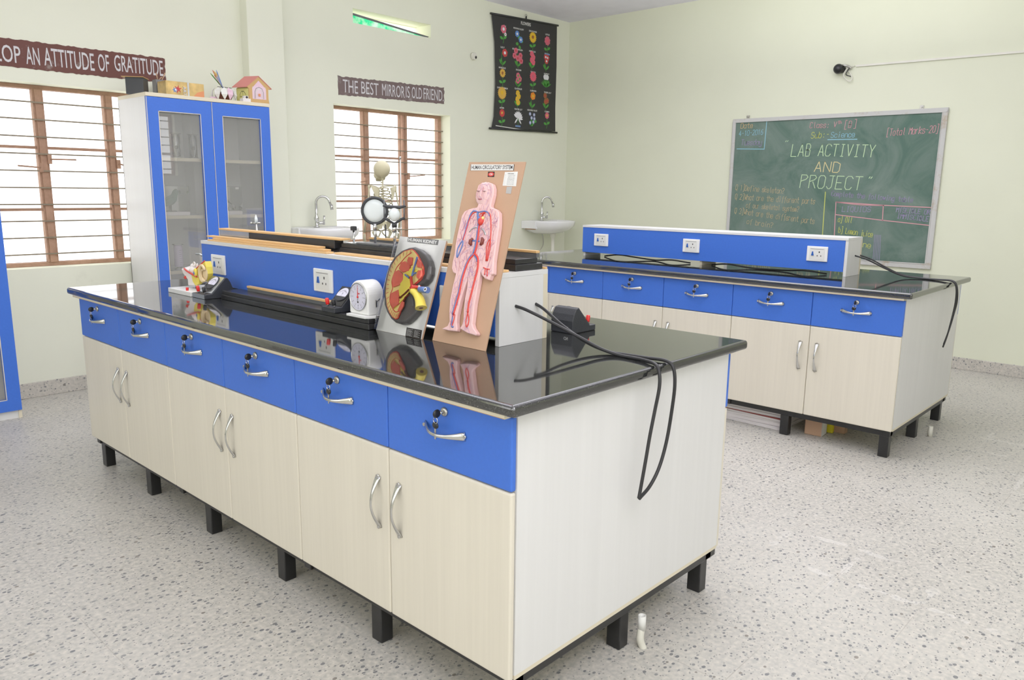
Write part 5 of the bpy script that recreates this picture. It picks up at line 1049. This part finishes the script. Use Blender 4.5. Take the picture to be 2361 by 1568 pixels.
q = KB_TITLE; m = label_rect(q, 'grey', 'a', r, P_, n_, lift=.0008); m.mats = [mat('grey_label', (112, 112, 112), .4)]; text_on(m, 'HUMAN KIDNEY', q, P_, 'paper', (.03, .97), (.14, .86), .03, .0014); m.build('title_label', r)
q = KB_LAB; m = label_rect(q, 'dark', 'a', r, P_, n_, lift=.0008)
for i in range(7):
    for s_, (a, b) in enumerate(((.07, .44), (.54, .9))): text_on(m, ('Capsule', 'Cortex', 'Medulla', 'Pyramid', 'Calyx', 'Pelvis', 'Ureter')[(i+s_*3) % 7], q, P_, 'paper', (a, b-.1*(i % 2)), (.80-i*.115, .87-i*.115), 0, .0014)
m.build('key_label', r)
m = MB(['film']); rr = random.Random(2)
NX, NY = 8, 10; vs = []
for i in range(NX+1):
    for j in range(NY+1):
        y = .975-(.262*i/NX); t = -.002+.35*j/NY; edge = min(i, NX-i)/NX*2
        vs.append(P_(y+(.004 if edge == 0 else 0)*rr.uniform(-1, 1), max(t, .0), .006+.050*min(1, edge*2.2)+rr.uniform(-.002, .002)))
m.add(vs, [(i*(NY+1)+j, i*(NY+1)+j+1, (i+1)*(NY+1)+j+1, (i+1)*(NY+1)+j) for i in range(NX) for j in range(NY)], 0, True); m.build('plastic_sleeve', r)

# ------------------------------------------------------------------ meters, clock, ear model
def meter(name, x0, y0, z0, wd, face, label, flip=1, body='blackm', sc=1., marks=False):
    r = thing(name, (x0, y0, z0), label, 'meter', 'sloping-faced desk meters'); T = Matrix.Translation((x0, y0, z0)) @ Matrix.Diagonal((flip*sc, 1, sc, 1))
    prof = [(0, 0), (0, .021), (.033, .021), (.100, .089), (.112, .086), (.124, .066), (.132, .044), (.132, 0)]
    m = MB([body]); m.T = T; m.prism([(x, 0, z) for x, z in prof], (0, wd, 0)); m.build('housing', r, bevel=.003, seg=2)
    a = Vector((.033, wd/2, .021)); u = Vector((.067, 0, .068)).normalized(); nn = Vector((-u.z, 0, u.x)); Lh = .0955
    fm = 'alu' if face == 'silver' else 'blackp'
    m = MB([fm]); m.T = T; y_ = Vector((0, 1, 0)); hw = wd/2-.003
    m.prism([a+nn*.0004+y_*s-0*u+u*t for s, t in ((-hw, .002), (hw, .002), (hw, Lh-.002), (-hw, Lh-.002))], nn*.0018)
    if face == 'silver': m.prism([Vector((-.0012, .003, .001)), Vector((-.0012, wd-.003, .001)), Vector((-.0012, wd-.003, .02)), Vector((-.0012, .003, .02))], (.001, 0, 0))
    m.build('front_plate', r)
    m = MB(['blackm', 'dial', 'dark']); m.T = T; c = a+u*.056+nn*.0024; R = min(.036, hw*.86)
    m.lathe([(R, 0), (R, .0022), (R*.9, .0035)], c, nn, 0, 28); m.add([c+nn*.0037+(y_*cos(t)*R*.88+u*(sin(t)*R*.88)) for t in [pi*(-.12)+pi*1.24*i/20 for i in range(21)]], [tuple(range(21))], 1)
    o_ = c+nn*.0041-u*(R*.3)
    m.ribbon([o_+y_*cos(t)*R*.75+u*sin(t)*R*.75 for t in [pi*.2+pi*.6*i/10 for i in range(11)]], .0012, nn, 2)
    for i in range(11):
        t = pi*.2+pi*.6*i/10; m.ribbon([o_+y_*cos(t)*R*.78+u*sin(t)*R*.78, o_+y_*cos(t)*R*.88+u*sin(t)*R*.88], .0009, nn, 2)
    m.ribbon([o_, o_+y_*(-R*.2)+u*R*.8], .0009, nn, 2)
    if face != 'silver': put_text(m, 'A', o_+u*R*.3+y_*.004, -y_ if flip > 0 else y_, u, .006, .007, 2)
    m.build('dial', r)
    if face == 'silver':
        m = MB(['blackp']); m.T = T
        for k in (.0, .008): m.sweep([c+nn*.003+y_*(cos(t)*(R+.002+k*.5))+u*(sin(t)*(R+.004)-k) for t in [-pi*.05-pi*.75*i/12 for i in range(13)]], (.0014, .0024), 0, 6, up=tuple(nn))
        m.build('curved_trim', r)
    for k, mt in (((.26, 'blackp'), (.74, 'red')) if flip > 0 else ((.26, 'red'), (.74, 'blackp'))):
        m = MB([mt, 'chrome']); m.T = T; b = Vector((.017, wd*k, .021)); m.tube(b, b+Vector((-.002, 0, .008)), .004, 1); m.lathe([(.0065, 0), (.0075, .004), (.0075, .022), (.0055, .025)], b+Vector((-.002, 0, .006)), (-.15, 0, 1), 0, 14); m.build('terminal', r)
    if marks:
        m = MB(['paper']); m.T = T; put_text(m, 'CN', (.1335, wd*.38, .012), (0, -1, 0), (0, 0, 1), .018, .011, 0, .02); m.build('maker_mark', r)
    return r
meter('desk_meter', .250, 2.070, .9003, .118, 'silver', 'desk meter with silver sloping face and red terminal, beside the ear model')
meter('desk_meter', .302, 1.166, .9385, .084, 'black', 'black desk meter with pale dial and red terminal, left of the white clock', sc=.96)
meter('desk_meter', .906, .438, .9003, .098, 'black', 'black desk meter seen from behind, right of the socket box near the cables', flip=-1, marks=True)
r = thing('timer_clock', (.37, 1.055, .9385), 'white round-topped timer clock with a pale dial and red hand, standing on the black stand', 'clock')
z0 = .9385
m = MB(['whitep']); m.prism([(.310, 1.104, z0), (.310, .994, z0), (.345, .978, z0), (.385, .982, z0), (.385, 1.115, z0)], (0, 0, .008)); m.build('base', r, bevel=.001)
def archp(y0, y1, zb_, zs, n=20):
    c = (y0+y1)/2; R = (y1-y0)/2; return [(y0, zb_), (y0, zs)]+[(c-cos(pi*i/n)*R, zs+sin(pi*i/n)*R) for i in range(1, n)]+[(y1, zs), (y1, zb_)]
A_ = archp(1.001, 1.111, z0+.008, 1.012)
m = MB(['whitep']); m.prism([(.330, y, z) for y, z in A_], (.072, 0, 0)); m.build('case', r, bevel=.006, seg=3)
m = MB(['chrome', 'dial']); c = Vector((.3295, 1.057, 1.008)); m.lathe([(.0505, 0), (.0505, .002), (.0475, .003), (.0475, .0005)], c, (-1, 0, 0), 0, 40); m.lathe([(.0, .0012), (.0475, .0012)], c, (-1, 0, 0), 1, 40); m.build('dial', r)
m = MB(['dark', 'grey'])
for i in range(60):
    a = 2*pi*i/60; k = .036 if i % 5 == 0 else .040; m.ribbon([c+Vector((-.0016, -sin(a)*k, cos(a)*k)), c+Vector((-.0016, -sin(a)*.043, cos(a)*.043))], .0011 if i % 5 == 0 else .0005, (-1, 0, 0), 0)
for i in range(12):
    a = 2*pi*i/12; put_text(m, str(i*5 or 60), c+Vector((-.0016, -sin(a)*.031+.003, cos(a)*.031-.0025)), (0, -1, 0), (0, 0, 1), .006, .005, 1)
for i in range(12): a = 2*pi*i/12; m.ribbon([c+Vector((-.0017, -sin(a)*.010, cos(a)*.010-.018)), c+Vector((-.0017, -sin(a)*.012, cos(a)*.012-.018))], .0007, (-1, 0, 0), 0)
m.lathe([(0, .0022), (.004, .0022)], c+Vector((0, 0, -.018)), (-1, 0, 0), 0, 12); m.ribbon([c+Vector((-.0024, 0, -.018)), c+Vector((-.0024, .001, -.006))], .0016, (-1, 0, 0), 0); m.build('dial_marks', r, fix=False)
m = MB(['red']); m.prism([c+Vector((-.0026, .0025, -.004)), c+Vector((-.0026, -.0025, -.004)), c+Vector((-.0026, .0, .042))], (-.0006, 0, 0)); m.lathe([(0, .004), (.004, .004), (.004, .002)], c, (-1, 0, 0), 0, 12); put_text(m, 'TIMER', c+Vector((-.0017, .0, .010)), (0, -1, 0), (0, 0, 1), .012, .005, 0, .02); m.build('red_hand', r)
m = MB(['chrome_b']); m.box(.362, .366, .997, 1.001, .975, 1.0); m.sweep([(.364, .998, .998), (.370, .997, .998), (.378, .997, 1.003)], .0016, 0, 6); m.build('side_lever', r)

r = thing('ear_model', (.33, 2.32, .9003), 'plastic ear anatomy model on a white base, at the far left of the front worktop', 'anatomy model')
m = MB(['whitep']); m.box(.245, .425, 2.195, 2.425, .9003, .921); m.build('base', r, bevel=.002)
m = MB(['caseglass']); m.tube((.33, 2.31, .921), (.33, 2.305, .965), .008); m.build('support', r)
X0 = .34
m = MB(['earw', 'vred', 'kyel2']); m.prism([(X0-.03, 2.422, 1.005), (X0-.03, 2.37, 1.008), (X0-.03, 2.31, .985), (X0-.03, 2.245, .972), (X0-.03, 2.25, .955), (X0-.03, 2.30, .935), (X0-.03, 2.36, .93), (X0-.03, 2.36, .958), (X0-.03, 2.40, .98)], (.05, 0, .012), 0); m.build('white_bone_section', r, bevel=.006, seg=3)
m = MB(['kyel2']); m.prism([(X0-.034, 2.31, .986), (X0-.034, 2.235, .974), (X0-.034, 2.24, .95), (X0-.034, 2.275, .938), (X0-.034, 2.30, .955)], (.02, 0, 0)); m.build('yellow_section', r, bevel=.003)
m = MB(['vred']); m.sweep(smooth([(X0-.035, 2.375, 1.010), (X0-.04, 2.34, 1.002), (X0-.038, 2.29, .990), (X0-.036, 2.25, .982)], 4), (.004, .004), 0, 6); m.tube((X0-.03, 2.385, .965), (X0-.02, 2.37, .975), .008); m.build('red_vessels', r)
m = MB(['earw']); m.ball((X0-.02, 2.315, 1.005), (.018, .026, .018)); m.ball((X0-.01, 2.335, 1.022), .013); m.build('ear_drum', r)
m = MB(['earw'])
for k, (cy_, cz_) in enumerate(((2.302, 1.034), (2.312, 1.030), (2.296, 1.026))): m.sweep(arc((X0-.02+k*.006, cy_, cz_), .010, 0, 2*pi, 16, (0, 1, 0) if k < 2 else (.6, .8, 0), (0, 0, 1)), .0026, 0, 8)
m.build('semicircular_canals', r)
m = MB(['sand', 'vred', 'kyel2']); m.prism([(X0-.02, 2.288, 1.012), (X0-.02, 2.195, 1.055), (X0-.02, 2.185, 1.03), (X0-.02, 2.18, 1.0), (X0-.02, 2.20, .965), (X0-.02, 2.24, .955), (X0-.02, 2.27, .975), (X0-.02, 2.285, .995)], (.03, 0, 0), 2, 2); m.sweep([(X0-.02, 2.288, 1.0145), (X0-.02, 2.195, 1.0575)], .003, 1, 6); m.build('yellow_block', r, bevel=.002)
m = MB(['sand']); c = Vector((X0-.030, 2.205, 1.000))
m.sweep([c+Vector((0, cos(a)*.026, sin(a)*.036)) for a in [-2.2+4.9*i/18 for i in range(19)]], [(.0075-.002*abs(i-9)/9, .0075-.002*abs(i-9)/9) for i in range(19)], 0, 10)
m.sweep([c+Vector((.002, .002+cos(a)*.014, -.004+sin(a)*.02)) for a in [-1.2+3.4*i/12 for i in range(13)]], .0045, 0, 8); m.ball(c+Vector((.002, .008, -.030)), (.008, .014, .012)); m.ball(c+Vector((.012, 0, 0)), (.006, .026, .036)); m.build('outer_ear', r)
m = MB(['kyel2', 'vblue']); m.ball((X0-.035, 2.262, 1.0), (.008, .014, .02), 0); m.ball((X0-.042, 2.262, .998), (.003, .006, .008), 1); m.build('ear_canal', r)
m = MB(['red']); m.lathe([(.006, 0), (.0065, .012), (.005, .014)], (.262, 2.262, .921)); m.build('red_knob', r)

# ------------------------------------------------------------------ under the rear bench, pipes in the floor
for k, (x0, y0, x1, y1, z, t, rz, lb, ms) in enumerate(((3.045, .63, 3.55, 1.28, .0, .018, -.02, 'lowest thin board of the stack lying under the rear bench', 'foamw'), (3.05, .64, 3.52, 1.25, .0185, .034, .03, 'thick white foam board in the stack under the rear bench', 'foamw'), (3.055, .63, 3.53, 1.22, .053, .018, -.04, 'white board stained dark red, in the stack under the rear bench', 'maroon'), (3.05, .63, 3.54, 1.25, .0715, .026, .02, 'topmost white board of the stack under the rear bench', 'foamw'))):
    m = MB(['foamw', 'maroon']); c = Vector(((x0+x1)/2, (y0+y1)/2, z)); m.T = Matrix.Translation(c) @ Matrix.Rotation(rz, 4, 'Z'); hx, hy = (x1-x0)/2, (y1-y0)/2; m.box(-hx, hx, -hy, hy, .0005, t*.6, 0); m.box(-hx+.004, hx, -hy+.002, hy-.02, t*.6, t, 1 if ms == 'maroon' else 0)
    tag(m.build('foam_board', bevel=.001), lb, 'board', 'old project boards under the rear bench')
r = thing('carton', (3.13, .46, 0), 'small open brown cardboard carton standing on the floor under the rear bench', 'box')
m = MB(['hard', 'whiteg']); m.T = Matrix.Translation((3.10, .415, 0)) @ Matrix.Rotation(radians(4), 4, 'Z')
m.box(0, .003, .0, .10, 0.0005, .098, 0); m.box(0, .09, .0, .003, .0005, .098, 1); m.box(0, .09, .097, .10, .0005, .098, 0); m.box(.087, .09, 0, .10, .0005, .098, 0); m.box(0, .09, 0, .10, .0005, .003, 0); m.build('carton_body', r)
m = MB(['yellow']); m.box(3.21, 3.235, .395, .45, .0005, .088); tag(m.build('yellow_packet', bevel=.004), 'bright yellow packet standing behind the small carton under the rear bench', 'packet')
m = MB(['hard']); m.box(3.25, 3.30, .34, .41, .0005, .075); tag(m.build('wood_block', bevel=.002), 'small brown block behind the yellow packet under the rear bench', 'block')
m = MB(['pvc', 'whiteg']); m.sweep(smooth([(.585, -.025, -.004), (.580, -.02, .012), (.574, -.018, .035), (.578, -.018, .06), (.580, -.018, .062)], 4), .0115, 0, 14); m.lathe([(.0125, .06), (.0125, .108), (.0098, .108), (.0098, .09)], (.580, -.018, 0), m=1, n=18)
tag(m.build('conduit_stub', origin=(.58, -.02, 0)), 'bent white plastic conduit stub rising from the floor beside the front bench middle leg', 'pipe')
m = MB(['pvc']); m.sweep([(3.575, -.035, -.002), (3.570, -.035, .03), (3.572, -.035, .062)], .0125, 0, 14); tag(m.build('conduit_stub', origin=(3.57, -.035, 0)), 'short white plastic conduit stub in the floor beside the rear bench', 'pipe')
